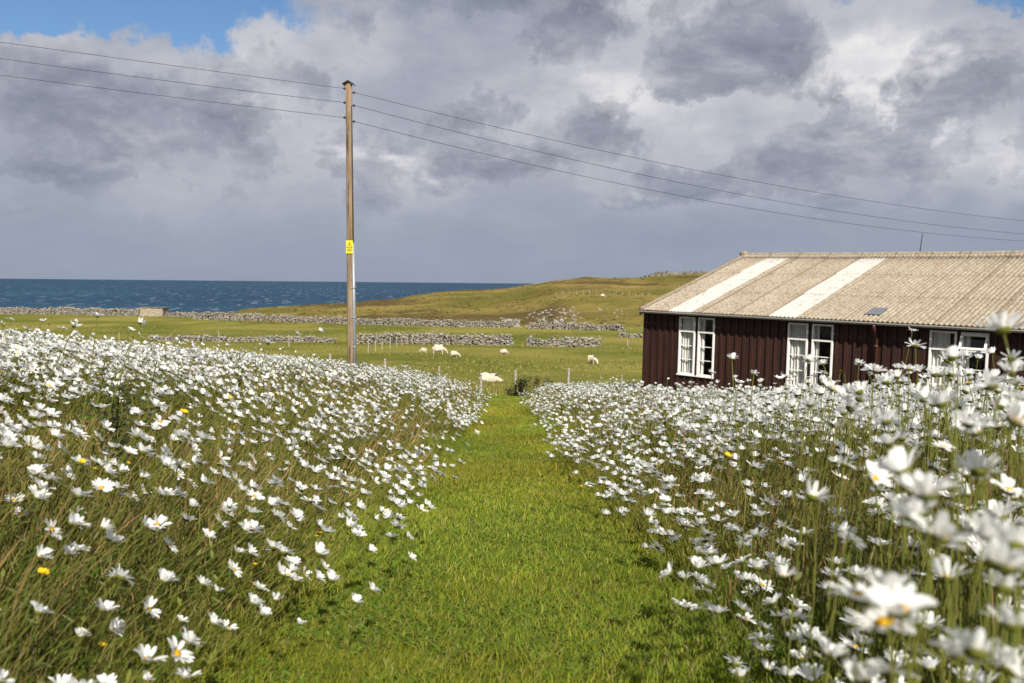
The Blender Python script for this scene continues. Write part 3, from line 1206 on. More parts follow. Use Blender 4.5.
GW = 'dry stone walls across the pasture'
dry_stone_wall([(-60, 196), (0, 198), (60, 196), (100, 190), (143, 188)], 2.1, 'long pale shore wall of rough stones from the left edge to the hut', GW, .42, .35)
dry_stone_wall([(167, 186), (192, 182), (225, 176)], 1.5, 'low broken stretch of shore wall just right of the stone hut', GW, .36, .6)
dry_stone_wall([(193, 165), (230, 163), (262, 162)], 2.0, 'stone wall standing against the sea between the hut and the pole', GW, .38, .35)
dry_stone_wall([(262, 160), (300, 156), (345, 150), (400, 147), (460, 145), (513, 143)], 1.45, 'long straight stone wall at the foot of the moorland hill', GW, .34, .28)
dry_stone_wall([(528, 140), (560, 139), (590, 138), (606, 137), (624, 135)], 1.55, 'stone wall below the rubble bank near the house', GW, .36, .4)
dry_stone_wall([(150, 96), (200, 95), (260, 95), (335, 94)], .95, 'low stone wall half hidden behind the left flower bed', GW, .28, .5)
dry_stone_wall([(357, 92), (372, 92), (385, 93)], 1.5, 'short heaped piece of stone wall just right of the pole', GW, .30, .35)
dry_stone_wall([(386, 95), (395, 94), (430, 93), (470, 93), (512, 93)], 1.55, 'pale stone wall behind the grazing sheep', GW, .30, .25)
dry_stone_wall([(527, 93), (545, 92), (570, 92), (600, 92)], 1.45, 'ruined stone wall with crumbled right end beyond the fence posts', GW, .30, .5)
dry_stone_wall([(618, 118), (632, 117), (646, 116)], .9, 'low grey stone wall beside the house corner', GW, .28, .5)


def rubble(px0, px1, Y0, Y1, n, size, label, name='stone_heap', mound=.8, mat='stone', level=1):
    px = rng.uniform(px0, px1, n)
    Y = rng.uniform(Y0, Y1, n)
    x = np.array([P(a, 320, b).x for a, b in zip(px, Y)])
    e = (1 - ((px - (px0 + px1) / 2) / ((px1 - px0) / 2)) ** 2) * (1 - ((Y - (Y0 + Y1) / 2) / ((Y1 - Y0) / 2)) ** 2)
    z = G(x, Y) + mound * np.clip(e, 0, 1) * rng.uniform(.2, 1, n) - .3 * size
    C = np.stack([x, Y, z], 1)
    org = np.array([C[:, 0].mean(), C[:, 1].mean(), float(G(C[:, 0].mean(), C[:, 1].mean()))])
    V, Fc = stones(C - org, size * rng.uniform(.5, 1.5, n), .7, level)
    o = link(name, mesh_np(name, V, [Fc], M[mat]))
    o.location = org
    tag(o, label, 'stone heap' if name == 'stone_heap' else 'rock outcrop', kind='stuff' if name == 'stone_heap' else None)


rubble(526, 575, 142, 182, 110, .30, 'sprawling heap of fallen stones on the bank above the wall', mound=.5)
rubble(572, 622, 146, 180, 36, .24, 'thin scatter of grey stones below the hill fence', mound=.2)
rubble(500, 520, 144, 172, 80, .30, 'small stone heap at the end of the long wall', mound=.5)
rubble(646, 678, 392, 400, 60, 1.3, 'bare rock outcrop on the hilltop left of the roof', 'rock_outcrop', 1.6, 'rock', 2)
rubble(676, 705, 398, 405, 50, 1.1, 'second rock outcrop on the skyline touching the roof edge', 'rock_outcrop', 1.4, 'rock', 2)


def build_hut():
    base = ground_at(155, 187)
    root = empty('stone_hut', base, math.radians(4))
    tag(root, 'small square stone hut with flat roof standing by the sea', 'hut')
    w, d, h = 2.55, 1.9, 2.0
    m_ = MB()
    m_.box(-w, w, -d, d, -.6, h)
    m_.build('wall', M['hut'], root, bevel=.06)
    m_ = MB()
    m_.add([(-w - .12, -d - .12, h), (w + .12, -d - .12, h - .12), (w + .12, d + .12, h - .12), (-w - .12, d + .12, h),
            (-w - .12, -d - .12, h + .16), (w + .12, -d - .12, h + .04), (w + .12, d + .12, h + .04), (-w - .12, d + .12, h + .16)],
           [(0, 3, 2, 1), (4, 5, 6, 7), (0, 1, 5, 4), (1, 2, 6, 5), (2, 3, 7, 6), (3, 0, 4, 7)])
    m_.build('roof', M['rock'], root)


build_hut()


# ------------------------------------------------------------------ fences
def fence(name, posts, height, label, wires=3, r=.05, wire_r=.006, group='post and wire fences', lean=.03, extra_wires=None):
    """posts: (picture column, distance[, height])"""
    base = [ground_at(p[0], p[1]) for p in posts]
    root = empty(name, base[0])
    tag(root, label, 'fence', group)
    tops = []
    for p, b in zip(posts, base):
        h = p[2] if len(p) > 2 else height
        q = b - base[0]
        t = q + Vector((rng.normal(0, lean), rng.normal(0, lean), h))
        m_ = MB()
        m_.tube([q - Vector((0, 0, .25)), q + (t - q) * .5 + Vector((rng.normal(0, .01), 0, 0)), t], [r * 1.1, r, r * .92], 8)
        m_.build('post', M['post'], root)
        tops.append((q, t))
    if wires:
        for k in range(wires):
            f = .35 + .58 * k / max(1, wires - 1)
            m_ = MB()
            m_.tube([q + (t - q) * f - Vector((0, r, 0)) for q, t in tops], wire_r, 5)
            m_.build('wire', M['wire'], root)
    return root


fence('pasture_fence', [(330, 35.5, 1.0), (385, 36, 1.0), (440, 36.6, 1.0), (482, 37, 1.0), (516, 37.5, 1.22), (569.5, 37.0, 1.35), (622, 36.8, 1.05), (672, 36.5, 1.0)], 1.1,
      'post and wire fence closing the far end of the mown path', 4, .055, .004)
fence('field_fence', [(368, 70), (375, 73.5), (382, 77), (390, 80.5), (396.5, 84), (402, 87), (407, 90), (412, 92), (416.5, 94)], 1.15,
      'row of slim grey posts receding to the stone wall behind the pole', 2, .04, .006)
fence('field_fence', [(43, 88, 1.25), (119, 91, 1.2), (219, 88, 1.35), (289, 84, 1.25)], 1.2, 'widely spaced pale posts across the left pasture', 2, .05, .004)
fence('field_fence', [(628, 95, 1.2), (600, 97, 1.1)], 1.2, 'single pale fence post near the house corner with its wire', 1, .06, .005)
fence('hill_fence', [(556 + 6.6 * i, 215 - .6 * i) for i in range(15)], 1.15, 'line of small posts crossing the hillside', 1, .055, .006)


# ------------------------------------------------------------------ sheep
def sheep_mesh():
    """one skinned body in a grazing pose, 1.15 m long, facing +X"""
    pts, rad, ed = [], [], []

    def add(p, r, prev=None):
        pts.append(p)
        rad.append(r)
        if prev is not None:
            ed.append((prev, len(pts) - 1))
        return len(pts) - 1
    hip = add((-.36, 0, .55), (.25, .255))
    mid = add((-.05, 0, .585), (.31, .31), hip)
    sh = add((.26, 0, .545), (.24, .245), mid)
    nk = add((.48, 0, .53), (.13, .13), sh)
    n2 = add((.60, 0, .38), (.095, .10), nk)
    hd = add((.68, 0, .24), (.08, .085), n2)
    add((.76, 0, .10), (.05, .05), hd)
    for s in (-1, 1):
        add((.60, s * .15, .33), (.025, .015), n2)
        a = add((.27, s * .14, .40), (.075, .075), sh)
        b = add((.28, s * .15, .20), (.038, .038), a)
        add((.29, s * .15, .0), (.034, .034), b)
        a = add((-.40, s * .14, .42), (.10, .09), hip)
        b = add((-.46, s * .15, .24), (.042, .042), a)
        add((-.43, s * .15, .0), (.034, .034), b)
    add((-.60, 0, .52), (.04, .04), hip)
    me = bpy.data.meshes.new('sheep')
    me.from_pydata(pts, ed, [])
    o = bpy.data.objects.new('sheep', me)
    COL.objects.link(o)
    sk = o.modifiers.new('skin', 'SKIN')
    for i, v in enumerate(me.skin_vertices[0].data):
        v.radius = rad[i]
        v.use_root = (i == mid)
    sb = o.modifiers.new('smooth', 'SUBSURF')
    sb.levels = sb.render_levels = 2
    bpy.context.view_layer.update()
    dg = bpy.context.evaluated_depsgraph_get()
    ev = o.evaluated_get(dg)
    me2 = bpy.data.meshes.new_from_object(ev)
    bpy.data.objects.remove(o)
    n = len(me2.vertices)
    co = np.empty(n * 3, np.float32)
    no = np.empty(n * 3, np.float32)
    me2.vertices.foreach_get('co', co)
    me2.vertices.foreach_get('normal', no)
    co, no = co.reshape(-1, 3), no.reshape(-1, 3)
    wool = sstep(.30, .45, co[:, 2]) * (1 - sstep(.45, .55, co[:, 0]))
    co += no * (wool * (.035 * fbm(co[:, 0] * 9 + co[:, 1] * 5, co[:, 2] * 9, 3, 41)))[:, None].astype(np.float32)
    me2.vertices.foreach_set('co', co.ravel())
    me2.materials.clear()
    me2.materials.append(M['wool'])
    for p in me2.polygons:
        p.use_smooth = True
    me2.update()
    return me2


SHEEP = sheep_mesh()
GS = 'sheep in the pasture'
for (px, Y, sc, rz, sink, lb) in [
        (491, 45.0, 1.25, -20, .36, 'big cream ewe lying nearest the fence at the path end'),
        (439, 67, 1.0, 8, .06, 'cream ewe standing among lambs before the pale stone wall'),
        (423.5, 70, .55, 170, .05, 'small white lamb left of the standing ewe'),
        (455, 64, .66, -15, .12, 'white lamb lying just right of the standing ewe'),
        (504, 70, .62, 20, .12, 'small lamb lying above the big ewe near the wall'),
        (593.5, 60, .78, -58, .05, 'sheep grazing head down alone nearer the house'),
        (602, 205, 1.0, 10, 0, 'tiny white sheep far up by the hillside fence'),
        ]:
    b = ground_at(px, Y)
    o = link('sheep', SHEEP)
    o.location = (b.x, b.y, b.z - sink * sc)
    o.rotation_euler = (0, 0, math.radians(rz))
    o.scale = (sc, sc, sc * (.82 if 'lying nearest' in lb else 1))
    tag(o, lb, 'sheep', GS)


# ------------------------------------------------------------------ grass
def blades(root, h, lean, width, yaw, col, profile=(1, .85, .55, 0), tip_col=None):
    """ribbons: root (n,3), h (n,), lean (n,2) horizontal shift of the tip, width (n,), yaw (n,)"""
    n = len(root)
    rows = len(profile)
    V = np.empty((n, 2 * (rows - 1) + 1, 3), np.float32)
    C = np.empty((n, 2 * (rows - 1) + 1, 3), np.float32)
    sx, sy = np.cos(yaw), np.sin(yaw)
    drop = np.hypot(lean[:, 0], lean[:, 1]) / np.maximum(h, 1e-3)
    hz = h / np.sqrt(1 + .6 * drop ** 2)
    tip_col = col if tip_col is None else tip_col
    for k in range(rows):
        t = k / (rows - 1)
        cx = root[:, 0] + lean[:, 0] * t ** 1.6
        cy = root[:, 1] + lean[:, 1] * t ** 1.6
        cz = root[:, 2] + hz * (t - .12 * drop * t * t)
        cc = col + (tip_col - col) * t
        if k < rows - 1:
            w = width * profile[k] * .5
            for s in (0, 1):
                q = 2 * k + s
                sg = 1 - 2 * s
                V[:, q, 0] = cx + sg * w * sx
                V[:, q, 1] = cy + sg * w * sy
                V[:, q, 2] = cz
                C[:, q] = cc
        else:
            V[:, -1, 0], V[:, -1, 1], V[:, -1, 2] = cx, cy, cz
            C[:, -1] = cc
    nv = V.shape[1]
    base = (np.arange(n) * nv)[:, None]
    quads = [base + np.array([[2 * k, 2 * k + 1, 2 * k + 3, 2 * k + 2]]) for k in range(rows - 2)]
    tri = base + np.array([[2 * rows - 4, 2 * rows - 3, 2 * rows - 2]])
    return V.reshape(-1, 3), quads, tri, C.reshape(-1, 3)


def join(parts):
    Vs, Q, T, Cs, off = [], [], [], [], 0
    for V, q, t, c in parts:
        Vs.append(V)
        Cs.append(c)
        Q += [x + off for x in q]
        T.append(t + off)
        off += len(V)
    return np.concatenate(Vs), [np.concatenate(Q), np.concatenate(T)], np.concatenate(Cs)


def pick(pal, n, spread=.16):
    pal = np.array([p[:3] for p in pal]), np.array([p[3] for p in pal], float)
    i = rng.choice(len(pal[0]), n, p=pal[1] / pal[1].sum())
    c = pal[0][i] * np.exp(rng.normal(0, spread, (n, 1))) * np.exp(rng.normal(0, spread * .4, (n, 3)))
    return np.clip(c * KA, 0, .8)


WIND = np.array([.85, .30])


def bed_mask(x, y, side):
    u, v = house_uv(x, y)
    ok = ~((u > -1.0) & (v > -1.3))
    if side < 0:
        far = 34.5 + 1.2 * vnoise(x * .4, 0 * x, 51) - np.clip(-x - 6, 0, 40) * .10
        return (x < path_left(y)) & (y < far)
    far = 35.8 + .8 * vnoise(x * .5, 0 * x, 52)
    return (x > path_right(y)) & (y < far) & ok


def sample_bed(n, side, y0, y1, power=1.0, margin=2.6):
    """density falls as 1/y**(power+...)"""
    y = np.exp(rng.uniform(math.log(y0), math.log(y1), n)) if power else np.sqrt(rng.uniform(y0 ** 2, y1 ** 2, n))
    wid = .70 * y + margin
    u = rng.random(n) * wid
    x = -u if side < 0 else u
    k = bed_mask(x, y, side)
    return x[k], y[k]


def lawn_grass():
    n = 190000
    y = np.exp(rng.uniform(math.log(1.0), math.log(39), n))
    x = rng.uniform(-1.25, 1.25, n) - .0085 * y
    z = G(x, y)
    patch = fbm(x * 1.3, y * 1.3, 3, 61)
    h = rng.uniform(.016, .046, n) * (1 + .35 * patch) * (1 + .02 * y)
    edge = np.minimum(x - path_left(y), path_right(y) - x)
    h *= 1 + 1.3 * np.exp(-np.maximum(edge, 0) / .09)
    a = rng.uniform(0, 6.28, n)
    lean = np.stack([np.cos(a), np.sin(a)], 1) * (h * rng.uniform(.2, .9, n))[:, None] + WIND * (h * .2)[:, None]
    w = np.maximum(.0026, .00085 * y) * rng.uniform(.7, 1.4, n)
    c = pick([(.195, .240, .018, 4), (.255, .275, .028, 4), (.31, .285, .055, 1.8), (.125, .180, .013, 2), (.38, .31, .12, .6)], n)
    c *= (1.16 + .30 * fbm(x * .8, y * .5, 3, 63))[:, None]
    c[:, 0] *= 1 + .20 * fbm(x * .5, y * .4, 2, 66)
    mossy = sstep(.15, .6, fbm(x * .9, y * .45, 3, 68))[:, None]
    c = c * (1 - mossy * .4) + np.array([.185, .180, .024]) * mossy * .4
    p1 = blades(np.stack([x, y, z], 1), h, lean, w, rng.uniform(0, 3.14, n), c)
    # broad clover-like leaves low in the turf
    n = 40000
    y = np.exp(rng.uniform(math.log(1.2), math.log(20), n))
    x = rng.uniform(-1.1, 1.1, n) - .0085 * y
    keep = fbm(x * 1.7, y * 1.7, 3, 71) > -.15
    x, y = x[keep], y[keep]
    n = len(x)
    h = rng.uniform(.015, .035, n)
    a = rng.uniform(0, 6.28, n)
    lean = np.stack([np.cos(a), np.sin(a)], 1) * (h * 1.6)[:, None]
    c = pick([(.110, .175, .020, 3), (.165, .215, .035, 2)], n)
    p2 = blades(np.stack([x, y, G(x, y)], 1), h, lean, rng.uniform(.008, .015, n), a + 1.57, c, (.3, 1, .9, 0))
    V, Fc, C = join([p1, p2])
    o = link('lawn_grass', mesh_np('lawn_grass', V, Fc, M['blade'], col=C))
    tag(o, 'short bright green mown grass covering the path between the beds', 'grass', kind='stuff')


def meadow_grass(side):
    n = 150000 if side < 0 else 125000
    x, y = sample_bed(n, side, .75, 36)
    d = np.abs(x) - .85
    n = len(x)
    z = G(x, y)
    edge = (path_left(y) - x) if side < 0 else (x - path_right(y))
    full = .35 + .65 * sstep(0, .5, edge)
    h = rng.uniform(.10, .36, n) * full * (1 + .2 * fbm(x * .6, y * .6, 2, 81))
    a = rng.uniform(0, 6.28, n)
    wk = .62 if side < 0 else .25
    lean = np.stack([np.cos(a), np.sin(a)], 1) * (h * rng.uniform(.05, .75, n))[:, None] + WIND * (h * rng.uniform(.3, 1.0, n) * wk)[:, None]
    w = np.maximum(.0032, .0009 * y) * rng.uniform(.7, 1.6, n)
    c = pick([(.100, .145, .017, 3.6), (.180, .200, .034, 3.0), (.48, .38, .155, 3.9), (.045, .075, .011, 1.8), (.28, .165, .09, 1.0)], n)
    near_green = ((1 - sstep(2.0, 5.0, y)) * (.45 if side < 0 else .65))[:, None]
    c = c * (1 - near_green) + np.array([.052, .085, .012]) * near_green * np.exp(rng.normal(0, .3, (n, 1)))  # blades close to the camera blend towards dark green, more so on the right
    h *= 1 + .45 * (1 - sstep(2.2, 4.2, y)) * (side > 0)
    tipc = c * np.array([1.25, 1.12, 1.1])
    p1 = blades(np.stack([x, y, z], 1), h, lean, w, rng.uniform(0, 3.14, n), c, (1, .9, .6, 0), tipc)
    # tall straw stems with seed heads
    n = 15000 if side < 0 else 10000
    x, y = sample_bed(n, side, .8, 36)
    k = fbm(x * .45, y * .3, 3, 85) + rng.normal(0, .35, len(x)) > (-.25 if side < 0 else -.05 + .8 * (1 - sstep(2.0, 4.0, y)))
    x, y = x[k], y[k]
    n = len(x)
    edge = (path_left(y) - x) if side < 0 else (x - path_right(y))
    h = rng.uniform(.26, .60, n) * (.5 + .5 * sstep(0, .5, edge))
    wk = .75 if side < 0 else .3
    lean = rng.normal(0, .10, (n, 2)) * h[:, None] + WIND * (h * rng.uniform(.35, .95, n) * wk)[:, None]
    w = np.maximum(.0034, .00085 * y) * rng.uniform(.8, 1.3, n)
    c = pick([(.30, .215, .095, 3), (.27, .185, .095, 2.2), (.36, .28, .13, 2), (.16, .15, .045, 2)], n)
    p2 = blades(np.stack([x, y, G(x, y)], 1), h, lean, w, rng.uniform(0, 3.14, n), c, (.8, .7, .6, .55, 1.35, 1.1, 0), c * np.array([1.0, .85, .8]))
    # low broad leaves
    n = 34000
    x, y = sample_bed(n, side, .8, 20)
    n = len(x)
    edge = (path_left(y) - x) if side < 0 else (x - path_right(y))
    k = rng.random(n) < .35 + .65 * np.exp(-edge / .8)
    x, y, edge = x[k], y[k], edge[k]
    n = len(x)
    up = rng.uniform(0, 1, n) ** 1.6 * (.06 + .40 * sstep(0, .7, edge))
    L = rng.uniform(.02, .06, n)
    a = rng.uniform(0, 6.28, n)
    lean = np.stack([np.cos(a), np.sin(a)], 1) * L[:, None]
    c = pick([(.060, .105, .014, 3), (.095, .145, .022, 3), (.150, .180, .035, 1)], n)
    p3 = blades(np.stack([x, y, G(x, y) + up], 1), L * rng.uniform(-.1, .8, n) + .003, lean, np.maximum(L * .33, .0012 * y), a + 1.57, c, (.3, 1, .85, 0))
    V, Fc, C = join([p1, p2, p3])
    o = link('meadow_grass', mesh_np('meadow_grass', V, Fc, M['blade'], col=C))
    word = 'left' if side < 0 else 'right'
    tag(o, f'tall green and straw coloured grass among the daisies of the {word} bed', 'grass', kind='stuff')


def pasture_grass():
    n = 60000
    Y = np.exp(rng.uniform(math.log(36.5), math.log(140), n))
    px = rng.uniform(-260, 1250, n)
    x = (px - 512) / F * Y
    u, v = house_uv(x, Y)
    k = ~((u > -.3) & (u < LEN + .3) & (v > -.3) & (v < 2 * HALF + .3))
    k &= (fbm(x * .12, Y * .12, 3, 91) + rng.normal(0, .3, n)) > -.15
    x, Y = x[k], Y[k]
    n = len(x)
    near = 1 + 1.6 * (Y < 40)
    h = rng.uniform(.06, .17, n) * near
    a = rng.uniform(0, 6.28, n)
    lean = np.stack([np.cos(a), np.sin(a)], 1) * (h * .5)[:, None]
    w = .0011 * Y * rng.uniform(.6, 1.6, n)
    c = pick([(.195, .205, .036, 3), (.290, .255, .073, 3), (.135, .145, .028, .8), (.38, .30, .13, .8)], n)
    c *= (1 + .25 * fbm(x * .05, Y * .1, 3, 93))[:, None]
    V, q, t, C = blades(np.stack([x, Y, G(x, Y)], 1), h, lean, w, rng.uniform(-.5, .5, n), c, (1, .9, .6, 0))
    o = link('pasture_grass', mesh_np('pasture_grass', V, [np.concatenate(q), t], M['blade'], col=C))
    tag(o, 'rough tufts of grass over the sheep pasture', 'grass', kind='stuff')


def moor_grass():
    n = 14000
    Y = rng.uniform(150, 400, n)
    px = rng.uniform(240, 1200, n)
    x = (px - 512) / F * Y
    k = (fbm(x * .05, Y * .05, 3, 95) + rng.normal(0, .25, n)) > .05
    x, Y = x[k], Y[k]
    n = len(x)
    h = rng.uniform(.12, .32, n)
    w = rng.uniform(.4, 1.3, n)
    lean = rng.normal(0, .15, (n, 2))
    c = pick([(.16, .135, .040, 3), (.24, .185, .065, 3), (.11, .085, .036, 1.2), (.13, .14, .032, 1.5)], n)
    V, q, t, C = blades(np.stack([x, Y, G(x, Y) - .03], 1), h, lean, w, rng.uniform(-.6, .6, n), c, (1, 1, .6, 0))
    o = link('moor_grass', mesh_np('moor_grass', V, [np.concatenate(q), t], M['blade'], col=C))
    tag(o, 'brown and golden tussocks of heath on the far hill', 'heath', kind='stuff')


lawn_grass()
meadow_grass(-1)
meadow_grass(1)
pasture_grass()
moor_grass()


# ------------------------------------------------------------------ leafy plants
def leafy(name, base, hw, depth, hgt, nleaf, size, pal, label, cat, nstem=10, group=None, flowers=0):
    """an upright leafy clump: stems with many small leaves along them"""
    root = empty(name, base)
    tag(root, label, cat, group)
    m_ = MB()
    S_ = []
    for i in range(nstem):
        bx, by = rng.uniform(-hw, hw), rng.uniform(-depth, depth)
        e = max(.2, 1 - (bx / (hw + .01)) ** 2 * .5)
        hh = hgt * rng.uniform(.6, 1.05) * e
        gz = float(G(base[0] + bx, base[1] + by)) - base[2]
        tip = (bx + rng.normal(.08, .08) * hh, by + rng.normal(.03, .08) * hh, gz + hh)
        m_.tube([(bx, by, gz - .03), ((bx + tip[0]) / 2 - .02, (by + tip[1]) / 2, gz + hh * .55), tip], [.007, .005, .003], 5)
        S_.append(((bx, by, gz), tip))
    m_.build('stem', M['stem'], root)
    S_ = np.array(S_)
    i = rng.integers(0, nstem, nleaf)
    t = rng.beta(2.0, 1.3, nleaf)
    pos = S_[i, 0] + (S_[i, 1] - S_[i, 0]) * t[:, None] + rng.normal(0, .5, (nleaf, 3)) * np.array([size * 1.3, size * 1.3, size * .6])
    pos[:, 2] = np.maximum(pos[:, 2], .02)
    a = rng.uniform(0, 6.28, nleaf)
    L = size * rng.uniform(.6, 1.3, nleaf)
    lean = np.stack([np.cos(a), np.sin(a)], 1) * L[:, None]
    c = pick(pal, nleaf, .2)
    V, q, tr, C = blades(pos, L * rng.uniform(-.15, .6, nleaf) + .002, lean, L * .5, a + 1.57, c, (.35, 1, .8, 0))
    link('foliage', mesh_np('foliage', V, [np.concatenate(q), tr], M['leaf'], col=C), root)
    return root


GREEN = [(.055, .095, .016, 3), (.085, .125, .022, 2), (.035, .062, .012, 2)]
DARK = [(.035, .050, .016, 3), (.055, .075, .020, 2), (.080, .060, .030, 1)]
FRESH = [(.10, .16, .025, 3), (.14, .19, .035, 2), (.07, .11, .018, 1)]
leafy('bramble', ground_at(533, 36.9), 1.25, .4, 1.05, 2600, .12, DARK, 'dark leafy bramble clump between the two fence posts', 'bush', 22)
leafy('bramble', ground_at(585, 36.6), 1.0, .4, .75, 1100, .10, DARK, 'thin dark bramble growing right of the taller fence post', 'bush', 16)
leafy('nettle', ground_at(655, 25.3), .38, .35, .80, 700, .09, FRESH, 'fresh green nettle clump at the left house corner', 'plant', 16)
leafy('nettle', ground_at(634, 30.5), .7, .4, .75, 700, .10, FRESH, 'low bright green nettles a step left of the house', 'plant', 16)
leafy('dock_plant', ground_at(370, 28.5), .9, .6, .95, 900, .10, GREEN, 'leafy green dock plants at the foot of the pole', 'plant', 16)
leafy('dock_plant', ground_at(418, 33.0), 1.0, .5, .85, 900, .10, GREEN, 'green dock clump behind the far left daisies', 'plant', 16)
leafy('thistle', ground_at(92, 4.2), .10, .10, .98, 220, .05, DARK, 'dark leafed thistle standing tall above the left daisies', 'plant', 3)
leafy('thistle', ground_at(128, 5.0), .22, .2, .95, 320, .05, GREEN, 'green thistle clump among the top left daisies', 'plant', 6)
leafy('thistle', ground_at(295, 9.0), .4, .3, .85, 420, .06, GREEN, 'green thistle clump left of the pole base', 'plant', 8)
leafy('dock_plant', ground_at(220, 11.0), .4, .3, .85, 420, .06, GREEN, 'small leafy dock at the back of the left bed', 'plant', 8)


# ------------------------------------------------------------------ daisies
def head_template(npet, rows, across, cup, asym, seed, ragged=.17):
    """flower of unit diameter, facing +Z, wind along +X -> petals, disc, calyx as (V, quads/tris list)"""
    r_ = np.random.default_rng(seed)
    widths = {5: (.32, .80, 1.0, .92, .42), 4: (.35, .88, 1.0, .5), 3: (.4, 1.0, .55), 2: (.5, .95)}[rows]
    V, Q = [], []
    r0, L = .125, .38
    for i in range(npet):
        if r_.random() < ragged * .5:
            continue
        ph = 2 * math.pi * (i + r_.normal(0, .16)) / npet
        l_ = L * (1 + r_.normal(0, .07))
        wd = 2 * math.pi * .34 / npet * (1.16 if rows > 2 else 1.42) * (1 + r_.normal(0, .1))
        el = cup + asym * math.cos(ph - math.pi) + r_.normal(0, ragged)
        curl = r_.normal(-.35, .25)
        tw = r_.normal(0, .22)
        d = np.array([math.cos(ph), math.sin(ph), 0])
        s = np.array([-math.sin(ph), math.cos(ph), 0])
        p = d * r0 + np.array([0, 0, .01 + .012 * (i % 2)])
        e = el
        st = len(V)
        for k in range(rows):
            t = k / (rows - 1)
            side = s * math.cos(tw * t) + np.array([0, 0, 1]) * math.sin(tw * t)
            for a in range(across):
                q = (a / (across - 1) - .5) * wd * widths[k]
                fold = .018 * (1 - abs(2 * a / (across - 1) - 1)) if across > 2 else 0
                V.append(p + side * q - np.array([0, 0, fold]))
            step = l_ / (rows - 1)
            p = p + (d * math.cos(e) + np.array([0, 0, 1]) * math.sin(e)) * step
            e += curl / (rows - 1)
        for k in range(rows - 1):
            for a in range(across - 1):
                b = st + k * across + a
                Q.append((b, b + 1, b + across + 1, b + across))
    pet = (np.array(V), np.array(Q))
    n = 12 if rows >= 4 else 6

    def rings(prof):
        Vr = [(r * math.cos(2 * math.pi * k / n), r * math.sin(2 * math.pi * k / n), z) for r, z in prof for k in range(n)]
        Qr = [(j * n + k, j * n + (k + 1) % n, (j + 1) * n + (k + 1) % n, (j + 1) * n + k) for j in range(len(prof) - 1) for k in range(n)]
        return np.array(Vr), np.array(Qr)
    if rows >= 4:
        disc = rings([(.122, .022), (.118, .045), (.08, .068), (.004, .072)])
        cal = rings([(.02, -.105), (.105, -.090), (.155, -.045), (.160, .012)])
    else:
        disc = rings([(.120, .02), (.004, .06)])
        cal = rings([(.02, -.10), (.18, -.01)])
    return pet, disc, cal


NVAR = 12
CUPS = np.linspace(.35, 1.02, NVAR)
HI = [head_template(int(rng.integers(16, 22)), 5, 3, CUPS[i], rng.uniform(.1, .35), 100 + i) for i in range(NVAR)]
MID = [head_template(12, 3, 2, CUPS[i], rng.uniform(.1, .35), 200 + i) for i in range(NVAR)]
LOW = [head_template(8, 2, 2, CUPS[i], rng.uniform(.1, .35), 300 + i) for i in range(NVAR)]


def frames(nrm, spin):
    """matrices (n,3,3) with columns x (roughly along the wind), y, z = nrm"""
    z = nrm / np.linalg.norm(nrm, axis=1, keepdims=True)
    ref = np.array([WIND[0], WIND[1], 0.0])
    x = ref - z * (z @ ref)[:, None]
    x /= np.linalg.norm(x, axis=1, keepdims=True)
    y = np.cross(z, x)
    c, s = np.cos(spin)[:, None], np.sin(spin)[:, None]
    return np.stack([x * c + y * s, y * c - x * s, z], 2)


def stems_np(root, head, nrm, r, seg, sides):
    n = len(root)
    L = np.linalg.norm(head - root, axis=1)[:, None]
    c1 = root + np.array([0, 0, 1.0]) * L * .45 + (head - root) * np.array([.12, .12, 0])
    zn = nrm / np.linalg.norm(nrm, axis=1, keepdims=True)
    c2 = head - zn * L * .22
    t = np.linspace(0, 1, seg + 1)[None, :, None]
    Pp = ((1 - t) ** 3) * root[:, None] + 3 * t * (1 - t) ** 2 * c1[:, None] + 3 * t * t * (1 - t) * c2[:, None] + t ** 3 * head[:, None]
    a = 2 * math.pi * np.arange(sides) / sides
    ring = np.stack([np.cos(a), np.sin(a), 0 * a], 1)
    tap = (1.15 - .4 * np.linspace(0, 1, seg + 1))[None, :, None, None]
    V = Pp[:, :, None, :] + ring[None, None] * r[:, None, None, None] * tap
    idx = []
    for k in range(seg):
        for s in range(sides):
            idx.append((k * sides + s, k * sides + (s + 1) % sides, (k + 1) * sides + (s + 1) % sides, (k + 1) * sides + s))
    idx = np.array(idx)
    Q = (idx[None] + (np.arange(n) * (seg + 1) * sides)[:, None, None]).reshape(-1, 4)
    return V.reshape(-1, 3), Q


